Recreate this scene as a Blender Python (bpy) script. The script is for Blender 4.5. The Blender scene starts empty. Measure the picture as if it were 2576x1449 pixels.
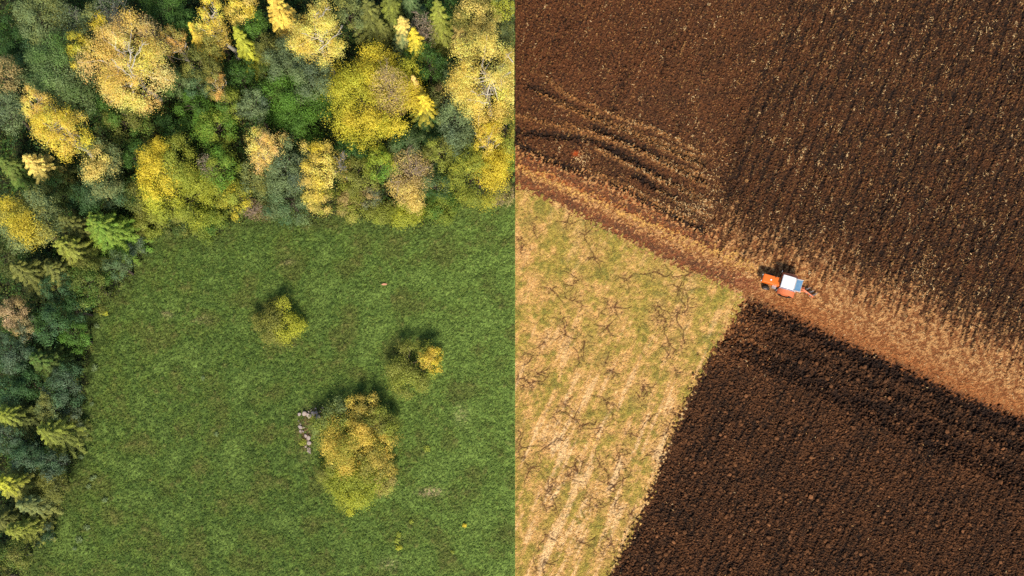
import bpy, bmesh, math
import numpy as np
from mathutils import Vector, Matrix

S = bpy.context.scene
COL = S.collection
H_CAM, NAD_X, NAD_Y = 112.0, 0.32, -21.0           # camera height and the ground point below it
PPM = 25.0                                        # survey units per metre used for the plan of the site

# ------------------------------------------------------------------ camera, light, exposure
cam_d = bpy.data.cameras.new('camera')
cam = bpy.data.objects.new('camera', cam_d); COL.objects.link(cam)
cam.location = (NAD_X, NAD_Y, H_CAM); cam.rotation_euler = (0, 0, 0)
FW = 2576 / PPM
cam_d.sensor_width = 36; cam_d.lens = 36 * H_CAM / FW
cam_d.shift_x = -NAD_X / FW; cam_d.shift_y = -NAD_Y / FW
cam_d.clip_start = 1; cam_d.clip_end = 6000
S.camera = cam

SUN_EL, SUN_DIR = math.radians(51), Vector((0.10, -1.0, 0)).normalized()
sun_vec = Vector((SUN_DIR.x * math.cos(SUN_EL), SUN_DIR.y * math.cos(SUN_EL), math.sin(SUN_EL)))
w = bpy.data.worlds.new('World'); S.world = w; w.use_nodes = True
nt = w.node_tree; bg = nt.nodes['Background']
sky = nt.nodes.new('ShaderNodeTexSky'); sky.sky_type = 'NISHITA'; sky.sun_disc = False
sky.sun_elevation = SUN_EL; sky.sun_rotation = math.atan2(SUN_DIR.x, SUN_DIR.y)
nt.links.new(sky.outputs[0], bg.inputs[0]); bg.inputs[1].default_value = 0.125
sd = bpy.data.lights.new('sun', 'SUN'); sd.energy = 4.0; sd.angle = math.radians(5.5); sd.color = (1, 0.92, 0.79)
so = bpy.data.objects.new('sun', sd); COL.objects.link(so)
so.rotation_euler = (-sun_vec).to_track_quat('-Z', 'Y').to_euler(); so.location = (0, 0, 60)
vs = S.view_settings
vs.view_transform = 'Standard'; vs.look = 'None'; vs.exposure = 0.22; vs.gamma = 1; vs.use_curve_mapping = False
S.cycles.max_bounces = 6; S.cycles.use_denoising = False

# ------------------------------------------------------------------ helpers
def gx(px): return (px - 1288) / PPM
def gy(py): return (724.5 - py) / PPM
def at(px, py, z=0.0):                            # a survey point seen at height z
    k = 1 - z / H_CAM
    return (NAD_X + (gx(px) - NAD_X) * k, NAD_Y + (gy(py) - NAD_Y) * k)
def lin(r, g, b, k=1.0):
    c = np.array([r, g, b], float) / 255
    return np.where(c <= .04045, c / 12.92, ((c + .055) / 1.055) ** 2.4) * k
def smooth(e0, e1, x):
    t = np.clip((x - e0) / (e1 - e0), 0, 1); return t * t * (3 - 2 * t)
def mixc(a, b, t): return a * (1 - t[..., None]) + b * t[..., None]

def tag(o, label=None, cat=None, group=None, kind=None):
    if label: o['label'] = label
    if cat: o['category'] = cat
    if group: o['group'] = group
    if kind: o['kind'] = kind
    return o
def empty(name, loc, rz=0):
    o = bpy.data.objects.new(name, None); COL.objects.link(o)
    o.location = loc; o.rotation_euler = (0, 0, rz); o.empty_display_size = .3
    return o
def mesh_from(name, V, F, mats, parent=None, colour=None, smooth_on=False):
    """V (n,3), F (m,k) equal sized faces"""
    me = bpy.data.meshes.new(name)
    V = np.ascontiguousarray(V, np.float32); F = np.ascontiguousarray(F, np.int32)
    k = F.shape[1]
    me.vertices.add(len(V)); me.vertices.foreach_set('co', V.ravel())
    me.loops.add(F.size); me.loops.foreach_set('vertex_index', F.ravel())
    me.polygons.add(len(F)); me.polygons.foreach_set('loop_start', np.arange(0, F.size, k, dtype=np.int32))
    me.polygons.foreach_set('use_smooth', np.full(len(F), smooth_on, bool))
    if colour is not None:
        a = me.attributes.new('tone', 'FLOAT_COLOR', 'POINT')
        c4 = np.ones((len(V), 4), np.float32); c4[:, :3] = colour
        a.data.foreach_set('color', c4.ravel())
    me.update(calc_edges=True)
    me.materials.append(mats)
    o = bpy.data.objects.new(name, me); COL.objects.link(o)
    if parent: o.parent = parent
    return o

def band_noise(shape, dx, lo, hi, seed, angle=None, stretch=1.0):
    """noise with wavelengths between lo and hi metres; may be stretched along a direction"""
    r = np.random.default_rng(seed)
    f = np.fft.rfft2(r.standard_normal(shape))
    fy = np.fft.fftfreq(shape[0], dx)[:, None]; fx = np.fft.rfftfreq(shape[1], dx)[None, :]
    if angle is not None:
        c, s = math.cos(angle), math.sin(angle)
        fa, fb = fx * c + fy * s, -fx * s + fy * c
        q = np.sqrt((fa * stretch) ** 2 + fb ** 2)
    else:
        q = np.sqrt(fx ** 2 + fy ** 2)
    q = np.maximum(q, 1e-6)
    g = np.exp(-(q * lo) ** 2) * (1 - np.exp(-(q * hi) ** 2))
    n = np.fft.irfft2(f * g, s=shape)
    return ((n - n.mean()) / n.std()).astype(np.float32)

def in_poly(px, py, poly):
    inside = np.zeros(px.shape, bool); n = len(poly)
    for i in range(n):
        x0, y0 = poly[i]; x1, y1 = poly[(i + 1) % n]
        if y0 == y1: continue
        c = ((y0 > py) != (y1 > py)) & (px < (x1 - x0) * (py - y0) / (y1 - y0) + x0)
        inside ^= c
    return inside
def seg_dist(px, py, line):
    d = np.full(px.shape, 1e9, np.float32)
    for (x0, y0), (x1, y1) in zip(line[:-1], line[1:]):
        vx, vy = x1 - x0, y1 - y0
        t = np.clip(((px - x0) * vx + (py - y0) * vy) / (vx * vx + vy * vy), 0, 1)
        d = np.minimum(d, np.hypot(px - x0 - t * vx, py - y0 - t * vy))
    return d

# ------------------------------------------------------------------ materials
def new_mat(name):
    m = bpy.data.materials.new(name); m.use_nodes = True
    n = m.node_tree; b = n.nodes['Principled BSDF']
    return m, n, b
def tone_mat(name, noise_scale, lo, hi, rough=.95, spec=.1, bump=0, translucent=0.0):
    """surface whose base colour comes from its tone attribute, broken up by procedural noise"""
    m, n, b = new_mat(name)
    a = n.nodes.new('ShaderNodeAttribute'); a.attribute_name = 'tone'
    tc = n.nodes.new('ShaderNodeTexCoord')
    nz = n.nodes.new('ShaderNodeTexNoise'); nz.inputs['Scale'].default_value = noise_scale; nz.inputs['Detail'].default_value = 4
    n.links.new(tc.outputs['Object'], nz.inputs['Vector'])
    mr = n.nodes.new('ShaderNodeMapRange'); mr.inputs[1].default_value = .3; mr.inputs[2].default_value = .7
    mr.inputs[3].default_value = lo; mr.inputs[4].default_value = hi
    n.links.new(nz.outputs['Fac'], mr.inputs[0])
    mx = n.nodes.new('ShaderNodeVectorMath'); mx.operation = 'SCALE'
    n.links.new(a.outputs['Color'], mx.inputs[0]); n.links.new(mr.outputs[0], mx.inputs['Scale'])
    n.links.new(mx.outputs[0], b.inputs['Base Color'])
    b.inputs['Roughness'].default_value = rough; b.inputs['Specular IOR Level'].default_value = spec
    if bump:
        bp = n.nodes.new('ShaderNodeBump'); bp.inputs['Distance'].default_value = bump
        n.links.new(nz.outputs['Fac'], bp.inputs['Height']); n.links.new(bp.outputs[0], b.inputs['Normal'])
    if translucent:
        t = n.nodes.new('ShaderNodeBsdfTranslucent'); n.links.new(mx.outputs[0], t.inputs['Color'])
        ms = n.nodes.new('ShaderNodeMixShader'); ms.inputs[0].default_value = translucent
        n.links.new(b.outputs[0], ms.inputs[1]); n.links.new(t.outputs[0], ms.inputs[2])
        n.links.new(ms.outputs[0], n.nodes['Material Output'].inputs['Surface'])
    return m
def plain_mat(name, rgb, rough=.5, metal=0, spec=.5, dirt=None, dscale=6, dlo=.45, dhi=.75):
    m, n, b = new_mat(name)
    b.inputs['Roughness'].default_value = rough; b.inputs['Metallic'].default_value = metal
    b.inputs['Specular IOR Level'].default_value = spec
    tc = n.nodes.new('ShaderNodeTexCoord')
    nz = n.nodes.new('ShaderNodeTexNoise'); nz.inputs['Scale'].default_value = dscale; nz.inputs['Detail'].default_value = 6
    n.links.new(tc.outputs['Object'], nz.inputs['Vector'])
    cr = n.nodes.new('ShaderNodeValToRGB')
    cr.color_ramp.elements[0].position = dlo; cr.color_ramp.elements[1].position = dhi
    cr.color_ramp.elements[0].color = (*rgb, 1)
    d = dirt if dirt is not None else [c * .75 for c in rgb]
    cr.color_ramp.elements[1].color = (*d, 1)
    n.links.new(nz.outputs['Fac'], cr.inputs[0]); n.links.new(cr.outputs[0], b.inputs['Base Color'])
    return m
M = {}
M['soil'] = tone_mat('ploughed_soil', 9, .65, 1.35, bump=.05)
M['track'] = tone_mat('packed_earth', 7, .75, 1.25, bump=.03)
M['stubble'] = tone_mat('stubble_ground', 10, .6, 1.3, bump=.04)
M['pasture'] = tone_mat('dry_turf', 11, .7, 1.3, bump=.03)
M['turf'] = tone_mat('green_turf', 6, .7, 1.3, bump=.04)
M['litter'] = tone_mat('leaf_litter', 5, .6, 1.4, bump=.05)
M['leaf'] = tone_mat('leaves', 1.6, .8, 1.2, rough=.55, spec=.25, translucent=.28)
M['needle'] = tone_mat('needles', 2.0, .8, 1.2, rough=.6, spec=.2, translucent=.15)
M['grass'] = tone_mat('grass_blades', .8, .85, 1.15, rough=.7, spec=.2, translucent=.25)
M['straw'] = tone_mat('straw', 3, .8, 1.2, rough=.8, spec=.2, translucent=.1)
M['clod'] = tone_mat('soil_clods', 12, .7, 1.3)
M['bark'] = plain_mat('brown_bark', (.10, .075, .055), .9, spec=.1, dirt=(.05, .04, .03))
M['birch_bark'] = plain_mat('white_birch_bark', (.62, .56, .47), .8, spec=.1, dirt=(.32, .27, .2), dscale=9)
M['twig'] = plain_mat('pale_bare_wood', (.40, .30, .22), .85, spec=.1, dirt=(.25, .19, .14))
M['grey_twig'] = plain_mat('grey_bare_wood', (.30, .28, .24), .85, spec=.1, dirt=(.18, .16, .14))
M['stone'] = plain_mat('pale_fieldstone', (.40, .32, .27), .85, spec=.2, dirt=(.30, .24, .22), dscale=5)
M['rust_stone'] = plain_mat('rusty_stone', (.62, .30, .17), .85, spec=.2)

# ------------------------------------------------------------------ plan of the site
EDGE = [(20, 1560), (65, 1449), (110, 1330), (165, 1240), (190, 1150), (205, 1060), (215, 950), (225, 850), (230, 780),
        (260, 755), (300, 735), (335, 680), (365, 620), (390, 590), (430, 575), (475, 580), (510, 597), (545, 592),
        (585, 552), (640, 550), (715, 543), (800, 553), (860, 538), (960, 557), (1075, 563), (1110, 548), (1170, 510),
        (1215, 500), (1296, 503)]
FOREST = EDGE + [(1296, -300), (-300, -300), (-300, 1700), (-20, 1700)]
SEAM = NAD_X

# ------------------------------------------------------------------ right hand ground: one height field cut into its surfaces
DX = 0.08
xs = np.arange(SEAM, 58.0, DX); ys = np.arange(-35.0, 35.0, DX)
X, Y = np.meshgrid(xs, ys); X = X.astype(np.float32); Y = Y.astype(np.float32)
PX, PY = 1288 + X * PPM, 724.5 - Y * PPM
shp = X.shape
def bn(lo, hi, seed, angle=None, stretch=1.0): return band_noise(shp, DX, lo, hi, seed, angle, stretch)
n_big = bn(2.5, 14, 1); n_mid = bn(.6, 3, 2); n_sm = bn(.16, .6, 3); n_fin = bn(.07, .25, 4)
n_rag = bn(.3, 1.6, 5); n_rag2 = bn(.3, 1.6, 6)
FURROW = math.atan2(0.93, 0.36)                     # direction of the ploughing in the upper field
n_pat = bn(.22, 1.0, 10)
n_fur = bn(.22, 1.0, 7, FURROW, 9.0); n_fur2 = bn(.35, 2.4, 8, FURROW, 6.0)
qx, qy = PX + n_rag * 7, PY + n_rag2 * 7

PASTURE = [(1200, 428), (1296, 470), (1400, 512), (1500, 566), (1600, 618), (1690, 664), (1780, 702), (1868, 745), (1850, 790), (1810, 850),
           (1790, 890), (1740, 980), (1680, 1120), (1620, 1280), (1535, 1449), (1470, 1640), (1200, 1640)]
LOWER = [(1880, 755), (1990, 800), (2100, 853), (2250, 918), (2400, 990), (2576, 1058), (2760, 1125), (2760, 1640), (1470, 1640),
         (1535, 1449), (1620, 1280), (1680, 1120), (1740, 980), (1790, 890), (1825, 845), (1850, 800)]
past = in_poly(qx, qy, PASTURE); lowf = in_poly(PX + n_rag * 7 + n_sm * 4, PY + n_rag2 * 7 + n_fin * 3, LOWER)
up_x = [1200, 1296, 1440, 1560, 1640, 1760, 1800, 1900, 1990, 2050, 2120, 2200, 2300, 2400, 2500, 2576, 2760]
up_y = [340, 376, 436, 480, 524, 586, 592, 632, 655, 662, 700, 742, 765, 822, 862, 888, 960]
yA = np.interp(PX, up_x, up_y)
finger = np.where(PX > 1800, 1.0, .25)
dA = PY - yA + finger * (n_fur2 * 26 + n_fur * 9) + n_rag * 9 + n_sm * 7   # below 0: ploughed upper field, above 0: stubble
upf = (dA < 0) & ~past & ~lowf

RUT_LOW = [(1200, 402), (1296, 445), (1400, 492), (1500, 545), (1600, 592), (1700, 641), (1800, 684), (1900, 722), (1960, 745)]
RUT_UP = [(1200, 358), (1296, 398), (1420, 440), (1560, 508), (1700, 572), (1790, 610), (1850, 640)]
MID = [(1200, 380), (1296, 421), (1420, 478), (1550, 527), (1650, 573), (1760, 616), (1850, 656), (1920, 690)]
d_low, d_up, d_mid = seg_dist(qx, qy, RUT_LOW), seg_dist(qx, qy, RUT_UP), seg_dist(qx, qy, MID)
m_low = smooth(17, 9, d_low) * smooth(1960, 1840, PX); m_up = smooth(13, 6, d_up) * smooth(1860, 1740, PX)
m_mid = smooth(17, 6, d_mid + n_mid * 7) * smooth(1960, 1850, PX)
track = ((m_low > .35) | (m_up > .35)) & ~past & ~lowf & ~upf & (PX < 1850)
stub = ~past & ~lowf & ~upf & ~track

# --- heights
Z = .012 * n_fin + .02 * n_mid
clod_h = np.maximum(n_sm, -.4) * .055 + np.abs(n_fin) * .03
ROWS = [[(1200, 120), (1296, 165), (1370, 190), (1420, 238), (1540, 290), (1640, 325), (1700, 352), (1775, 392)],
        [(1400, 262), (1500, 305), (1600, 340), (1690, 385), (1760, 420)],
        [(1296, 290), (1450, 330), (1560, 362), (1680, 420), (1780, 470)],
        [(1640, 448), (1700, 470), (1790, 520)], [(1650, 478), (1710, 512), (1785, 545)]]
ROWS += [[(1350, 232), (1450, 275), (1560, 318), (1680, 366), (1770, 405)], [(1420, 312), (1540, 352), (1660, 402), (1775, 446)], [(1500, 375), (1600, 425), (1700, 468), (1785, 508)], [(1480, 430), (1560, 462), (1660, 515), (1750, 560)]]
CUTS = [[(1330, 215), (1430, 265), (1560, 320), (1680, 372), (1770, 412)], [(1500, 322), (1640, 385), (1770, 455)], [(1296, 330), (1420, 345), (1500, 350), (1620, 420), (1760, 500)],
        [(1200, 330), (1296, 352), (1340, 384), (1400, 408), (1470, 440)], [(1540, 458), (1640, 512), (1700, 543), (1770, 580)], [(1600, 440), (1680, 490), (1740, 530)]]
r_rows = np.zeros(shp, np.float32); r_cuts = np.zeros(shp, np.float32)
for ln in ROWS: r_rows = np.maximum(r_rows, smooth(9, 2, seg_dist(PX + n_rag * 2, PY + n_rag2 * 2, ln) + n_mid * 1.2))
r_rows *= .35 + .65 * smooth(-.9, .5, n_rag2 + .7 * n_mid)
for ln in CUTS: r_cuts = np.maximum(r_cuts, smooth(12, 3, seg_dist(PX + n_rag * 3, PY + n_rag2 * 3, ln) + n_mid * 2))
DEAD = [[(1372, 185), (1405, 110), (1436, 50)], [(1535, 290), (1560, 240), (1580, 185)], [(1832, 505), (1850, 400), (1880, 300)],
        [(2310, 690), (2348, 590), (2400, 440), (2440, 300)], [(2500, 330), (2545, 220), (2590, 120)], [(1690, 350), (1720, 300)],
        [(2000, 600), (2060, 440)], [(2180, 640), (2240, 480)], [(2450, 640), (2500, 520)], [(1660, 190), (1700, 90)]]
r_dead = np.zeros(shp, np.float32)
for ln in DEAD: r_dead = np.maximum(r_dead, smooth(11, 2, seg_dist(qx, qy, ln) + n_mid * 5) * smooth(-.6, .9, n_rag2 + .3))
side = smooth(-14, 14, PX - (1798 + (560 - PY) * .30) + n_rag * 5)
u_f = PX * .93 + PY * .36
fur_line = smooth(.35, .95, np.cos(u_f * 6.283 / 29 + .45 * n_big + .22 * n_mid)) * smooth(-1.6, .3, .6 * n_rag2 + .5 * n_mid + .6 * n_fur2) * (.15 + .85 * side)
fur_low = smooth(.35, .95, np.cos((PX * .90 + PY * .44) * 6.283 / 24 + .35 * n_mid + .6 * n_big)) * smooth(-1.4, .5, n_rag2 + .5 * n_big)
fan = smooth(1830, 1780, PX) * smooth(150, 240, PY)
h_up = clod_h * (1.25 - .55 * fan) + .022 * n_fur * (1 - fan) + .03 * n_fur2 - .05 * np.maximum(n_pat, 0) - .13 * fur_line * (1 - fan) + r_rows * .18 * fan - r_cuts * .36 * fan * smooth(-1.2, .4, n_mid + .6 * n_rag) - r_dead * .2
LOWCUT = [[(1880, 768), (1990, 812), (2100, 866), (2250, 932), (2400, 1003), (2576, 1072), (2760, 1140)],
          [(1830, 850), (1950, 900), (2100, 980), (2250, 1040), (2400, 1110), (2576, 1200), (2760, 1290)],
          [(1850, 882), (2000, 950), (2200, 1052), (2400, 1145), (2576, 1225), (2760, 1310)],
          [(1930, 842), (2100, 925), (2300, 1012), (2576, 1130), (2760, 1210)], [(2000, 925), (2200, 1010), (2400, 1085)]]
r_low = np.zeros(shp, np.float32)
for i, ln in enumerate(LOWCUT):
    wd = (22, 12, 11, 10, 9)[i]
    r_low = np.maximum(r_low, (1, .9, .85, .8, .7)[i] * smooth(wd, wd * .25, seg_dist(qx, qy, ln) + n_mid * 2.5))
h_lo = clod_h * 1.7 + .03 * n_fur2 - .06 * np.maximum(n_pat, 0) - .11 * fur_low - r_low * .34 + .02
tread = np.sin((PX * .905 + PY * .425) * .9) * .012
h_tr = -.06 + tread * m_low + .008 * n_fin
h_st = .02 * n_sm + .02 * np.abs(n_fin) + .04 * m_mid
# animal runs trodden into the pasture
HUBS = [(1314, 623), (1428, 560), (1472, 591), (1452, 703), (1574, 701), (1387, 727), (1446, 753), (1535, 771), (1527, 823), (1660, 771), (1650, 800),
        (1522, 912), (1535, 930), (1681, 860), (1722, 860), (1683, 891), (1616, 972), (1610, 1000), (1631, 1058), (1525, 1008), (1394, 1045), (1444, 1055),
        (1509, 1076), (1584, 1089), (1418, 1013), (1300, 1080), (1457, 1076), (1467, 1159), (1454, 1185), (1509, 1172), (1558, 1157), (1569, 1133), (1652, 1138),
        (1558, 1211), (1532, 1214), (1428, 1196), (1373, 1237), (1397, 1271), (1496, 1274), (1545, 1274), (1584, 1300), (1373, 1344), (1459, 1365),
        (1368, 1409), (1350, 1433), (1310, 600), (1305, 1120), (1330, 1180)]
rng = np.random.default_rng(77)
pts = []
HUBS = HUBS + [(rng.uniform(1300, 1800), rng.uniform(540, 1440)) for _ in range(40)]
for hx, hy in HUBS:
    x0, y0 = gx(hx), gy(hy)
    for k in range(30):
        a = rng.uniform(0, 6.28); d = abs(rng.normal(0, .75)); pts.append((x0 + d * math.cos(a), y0 + d * math.sin(a), rng.uniform(.05, .10), rng.uniform(.5, 1)))
    for b in range(rng.integers(2, 5)):
        a = rng.uniform(0, 6.28); x, y = x0, y0; L = rng.uniform(.3, 2.1); wd = rng.uniform(.06, .09)
        s = 0; da = 0
        while s < L:
            da = da * .55 + rng.normal(0, .05); a += da + rng.normal(0, .10); x += .05 * math.cos(a); y += .05 * math.sin(a); s += .05
            pts.append((x, y, wd * (1 - .5 * s / L), 1))
            if rng.random() < .035:
                a2 = a + rng.choice([-1, 1]) * rng.uniform(.6, 1.2); xx, yy = x, y
                for q in range(rng.integers(5, 26)):
                    a2 += rng.normal(0, .25); xx += .05 * math.cos(a2); yy += .05 * math.sin(a2); pts.append((xx, yy, wd * .6, 1))
trail = np.zeros(shp, np.float32)
for x, y, r_, v in pts:
    i, j = int(round((y - ys[0]) / DX)), int(round((x - xs[0]) / DX))
    if 2 <= i < shp[0] - 3 and 2 <= j < shp[1] - 3:
        sx, sy = X[i - 2:i + 3, j - 2:j + 3] - x, Y[i - 2:i + 3, j - 2:j + 3] - y
        t = trail[i - 2:i + 3, j - 2:j + 3]
        np.maximum(t, np.exp(-(sx * sx + sy * sy) / (r_ * r_)) * v, out=t)
trail *= past * smooth(-2.0, -.6, n_rag2 + .5 * n_sm)
hub_soft = np.zeros(shp, np.float32)
for hx, hy in HUBS: hub_soft = np.maximum(hub_soft, np.exp(-((PX - hx) ** 2 + (PY - hy) ** 2) / (30 ** 2)))
h_pa = .018 * n_sm + .012 * np.abs(n_fin) - .05 * trail
Z = Z + np.where(upf, h_up, 0) + np.where(lowf, h_lo, 0) + np.where(past, h_pa, 0) + np.where(track, h_tr, 0) + np.where(stub, h_st, 0)

# --- colours; furrow shade is mixed into the soil tones
K = .92
soil_a, soil_b, soil_c = lin(102, 63, 37, K), lin(68, 46, 31, K), lin(146, 94, 54, K)
C_up = mixc(np.broadcast_to(soil_a, shp + (3,)), soil_b, np.clip(.45 + .28 * n_big + .22 * n_mid + smooth(1900, 2576, PX) * .45, 0, 1))
C_up = mixc(C_up, lin(50, 38, 29, K), side * .34)
C_up = mixc(C_up, lin(84, 54, 36, K), (1 - side) * .35)
C_up = mixc(C_up, lin(108, 64, 39, K), smooth(1900, 1400, PX) * smooth(420, 150, PY) * .35)
C_up = mixc(C_up, soil_c, smooth(.5, 1.8, n_sm + .25 * n_fur2) * .6)
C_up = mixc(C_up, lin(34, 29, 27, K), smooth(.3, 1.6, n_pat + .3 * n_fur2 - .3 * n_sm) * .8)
C_up = mixc(C_up, lin(34, 29, 27, K), fur_line * (1 - fan) * .72)  # groove shade painted in, as the sun runs nearly along the furrows
C_up = mixc(C_up, ora_ := lin(190, 88, 40, K), np.exp(-(((PX - 1449) / 9) ** 2 + ((PY - 387) / 7) ** 2)))
C_up = mixc(C_up, lin(40, 33, 29, K), np.clip(r_dead * .65 + r_cuts * .9 * fan, 0, .9))  # shade of the cuts and dead furrows put into the colour
C_up = mixc(C_up, lin(190, 132, 74, K), np.clip(r_rows * .85 * fan * smooth(-1.2, 1.2, n_sm), 0, 1))
C_up = mixc(C_up, lin(190, 145, 85, K), smooth(1.9, 2.5, n_fin + .5 * n_fur) * .6)
C_lo = mixc(np.broadcast_to(lin(92, 60, 38, K), shp + (3,)), lin(62, 44, 31, K), np.clip(.45 + .25 * n_big + .25 * n_mid, 0, 1))
C_lo = mixc(C_lo, lin(150, 100, 64, K), smooth(.6, 1.8, n_sm) * .6)
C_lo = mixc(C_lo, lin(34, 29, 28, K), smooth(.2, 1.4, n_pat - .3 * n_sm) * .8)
C_lo = mixc(C_lo, lin(32, 28, 27, K), fur_low * .62)  # painted shade in the lower field's grooves
C_lo = mixc(C_lo, lin(38, 32, 30, K), r_low * .75)  # shadow of the edge furrow and long cuts painted into the soil
rag_top = smooth(1990, 1850, PX + n_mid * 20) * smooth(930, 850, PY + n_mid * 20)
C_lo = mixc(C_lo, lin(165, 105, 60, K), rag_top * smooth(-.4, 1.2, n_rag) * .7)
red = lin(142, 90, 52, K); tan_ = lin(208, 156, 98, K); ora = lin(160, 90, 44, K); pale = lin(228, 184, 124, K)
C_st = mixc(np.broadcast_to(red, shp + (3,)), tan_, smooth(-.9, 1.5, .7 * n_rag + .6 * n_sm + .9 * n_mid) * .9)
low_edge = np.interp(PX, [1880, 1990, 2100, 2250, 2400, 2576, 2760], [755, 800, 853, 918, 990, 1058, 1125]) - PY
C_st = mixc(C_st, ora, smooth(85, 25, low_edge) * smooth(1880, 2000, PX) * (.45 + .25 * np.clip(n_mid, -1, 1)))
C_st = mixc(C_st, lin(120, 74, 46, K), smooth(.2, 1.6, -n_sm) * .5)
C_st = mixc(C_st, lin(84, 54, 38, K), smooth(26, 2, low_edge + 400 * (PX < 1880)) * smooth(-.2, .9, n_rag + n_sm))
C_st = mixc(C_st, lin(90, 58, 40, K), smooth(60, 0, dA) * smooth(1820, 1900, PX) * smooth(-.3, .8, n_fur + .5 * n_sm) * .8)
C_st = mixc(C_st, lin(222, 172, 94, K), m_mid * smooth(-.6, .8, n_rag2 + .5 * n_sm))
C_st = mixc(C_st, lin(140, 80, 54, K), np.clip(np.maximum(m_low, m_up), 0, 1) * .8)
verge = smooth(1830, 1760, PX) * smooth(0, 6, d_up - 8) * (PY < np.interp(PX, [1296, 1850], [415, 650]))
C_st = mixc(C_st, lin(168, 86, 44, K), verge * smooth(.9, -.3, n_rag) * .65)
C_tr = mixc(np.broadcast_to(lin(128, 82, 52, K), shp + (3,)), lin(100, 67, 46, K), smooth(-1, 1, n_mid))
C_tr = mixc(C_tr, lin(148, 80, 48, K), smooth(.2, 1.5, n_rag + n_sm * .5) * .6)
C_tr = mixc(C_tr, lin(206, 154, 92, K), smooth(1.2, 2.0, n_rag2 + n_sm * .6) * .7)
C_up = mixc(C_up, C_st, smooth(-75, 5, dA + n_rag * 16 + n_sm * 14) * smooth(1800, 1850, PX) * .8)
band = .75 * bn(1.0, 4.5, 9, math.atan2(.93, .40), 7.0) + .45 * bn(.4, 1.5, 12, math.atan2(.93, .40), 12.0) + .35 * n_rag
ygr, stw, brn = lin(170, 154, 66, K), lin(220, 176, 106, K), lin(164, 116, 66, K)
up_bias = smooth(1000, 560, PY) * smooth(1296, 1420, PX) * .9
gmask = smooth(-.9, 1.5, (.35 + .5 * smooth(700, 1150, PY)) * band + .5 * n_big + .4 * n_mid + up_bias * 1.15 + .15)
C_pa = mixc(np.broadcast_to(stw, shp + (3,)), ygr, gmask * .9)
C_pa = mixc(C_pa, lin(132, 130, 60, K), smooth(1.1, 2.3, n_mid + .8 * n_big + .4 * up_bias) * .6)
C_pa = mixc(C_pa, brn, smooth(.3, 1.7, n_sm + .5 * n_rag) * .6 * (1 - .5 * gmask))
C_pa = mixc(C_pa, lin(202, 148, 96, K), hub_soft * .4)
C_pa = mixc(C_pa, lin(244, 210, 154, K), smooth(.6, 2.0, -band - .3 * n_big + smooth(900, 1250, PY) * .4) * .6 * (.25 + .75 * smooth(700, 1100, PY)))
C_pa = mixc(C_pa, lin(80, 48, 31, K), np.clip(trail * 1.15, 0, .92))
C_pa = mixc(C_pa, lin(104, 66, 38, K), smooth(1.5, 2.3, n_fin) * .75)
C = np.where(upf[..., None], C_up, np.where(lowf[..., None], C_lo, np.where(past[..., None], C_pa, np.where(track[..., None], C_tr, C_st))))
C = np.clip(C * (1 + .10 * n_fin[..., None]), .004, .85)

idx = np.arange(X.size).reshape(shp)
F_all = np.stack([idx[:-1, :-1], idx[:-1, 1:], idx[1:, 1:], idx[1:, :-1]], -1).reshape(-1, 4)
V_all = np.stack([X, Y, Z], -1).reshape(-1, 3); C_all = C.reshape(-1, 3)
cls = np.where(upf, 0, np.where(lowf, 1, np.where(past, 2, np.where(track, 3, 4))))[:-1, :-1].ravel()
def cut_out(name, k, mat):
    F = F_all[cls == k]; u, inv = np.unique(F, return_inverse=True)
    o = mesh_from(name, V_all[u], inv.reshape(-1, 4), mat, colour=C_all[u])
    tag(o, kind='structure'); return o
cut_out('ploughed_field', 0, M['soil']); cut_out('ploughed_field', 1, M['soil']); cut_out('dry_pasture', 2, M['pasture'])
cut_out('dirt_track', 3, M['track']); cut_out('stubble_ground', 4, M['stubble'])

def sample(arr, x, y):
    i = np.clip(((y - ys[0]) / DX).astype(int), 0, shp[0] - 1); j = np.clip(((x - xs[0]) / DX).astype(int), 0, shp[1] - 1)
    return arr[i, j]

# ------------------------------------------------------------------ left hand ground
DL = 0.12
xl = np.append(np.arange(-58.0, SEAM - .01, DL), SEAM); yl = np.arange(-35.0, 35.0, DL)
XL, YL = np.meshgrid(xl, yl); XL = XL.astype(np.float32); YL = YL.astype(np.float32)
PLX, PLY = 1288 + XL * PPM, 724.5 - YL * PPM; shl = XL.shape
def bl(lo, hi, seed, angle=None, stretch=1.0): return band_noise(shl, DL, lo, hi, seed, angle, stretch)
l_big, l_mid, l_sm, l_xs = bl(3, 14, 21), bl(.8, 3, 22), bl(.3, .9, 23), bl(.12, .4, 24)
l_str = bl(.3, 2.0, 25, math.radians(-25), 3.0)
forest = in_poly(PLX + l_mid * 5, PLY + l_sm * 5, FOREST)
g1, g2, g3, g4 = lin(92, 112, 48), lin(74, 95, 42), lin(114, 136, 62), lin(100, 106, 50)
CM = mixc(np.broadcast_to(g1, shl + (3,)), g2, smooth(-.8, .8, l_big + .7 * l_mid) * .9)
CM = mixc(CM, g3, np.clip(smooth(700, 1296, PLX) * .55 + smooth(.3, 1.8, l_mid) * .35, 0, 1))
CM = mixc(CM, lin(120, 140, 66), smooth(.2, 1.8, l_big - .3 * l_mid) * .45)
CM = mixc(CM, lin(58, 78, 36), smooth(.3, 1.8, -l_big + .4 * l_mid) * .45)
CM = mixc(CM, g4, smooth(.2, 1.6, -l_big + .5 * l_sm) * .6)
CM = mixc(CM, lin(120, 112, 62), smooth(1.5, 2.6, l_mid - .4 * l_big + .4 * l_sm) * .4)
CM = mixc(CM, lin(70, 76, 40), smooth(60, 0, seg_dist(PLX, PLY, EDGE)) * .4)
def blob(cx, cy, rx, ry): return np.exp(-(((PLX - cx) / rx) ** 2 + ((PLY - cy) / ry) ** 2))
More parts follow.
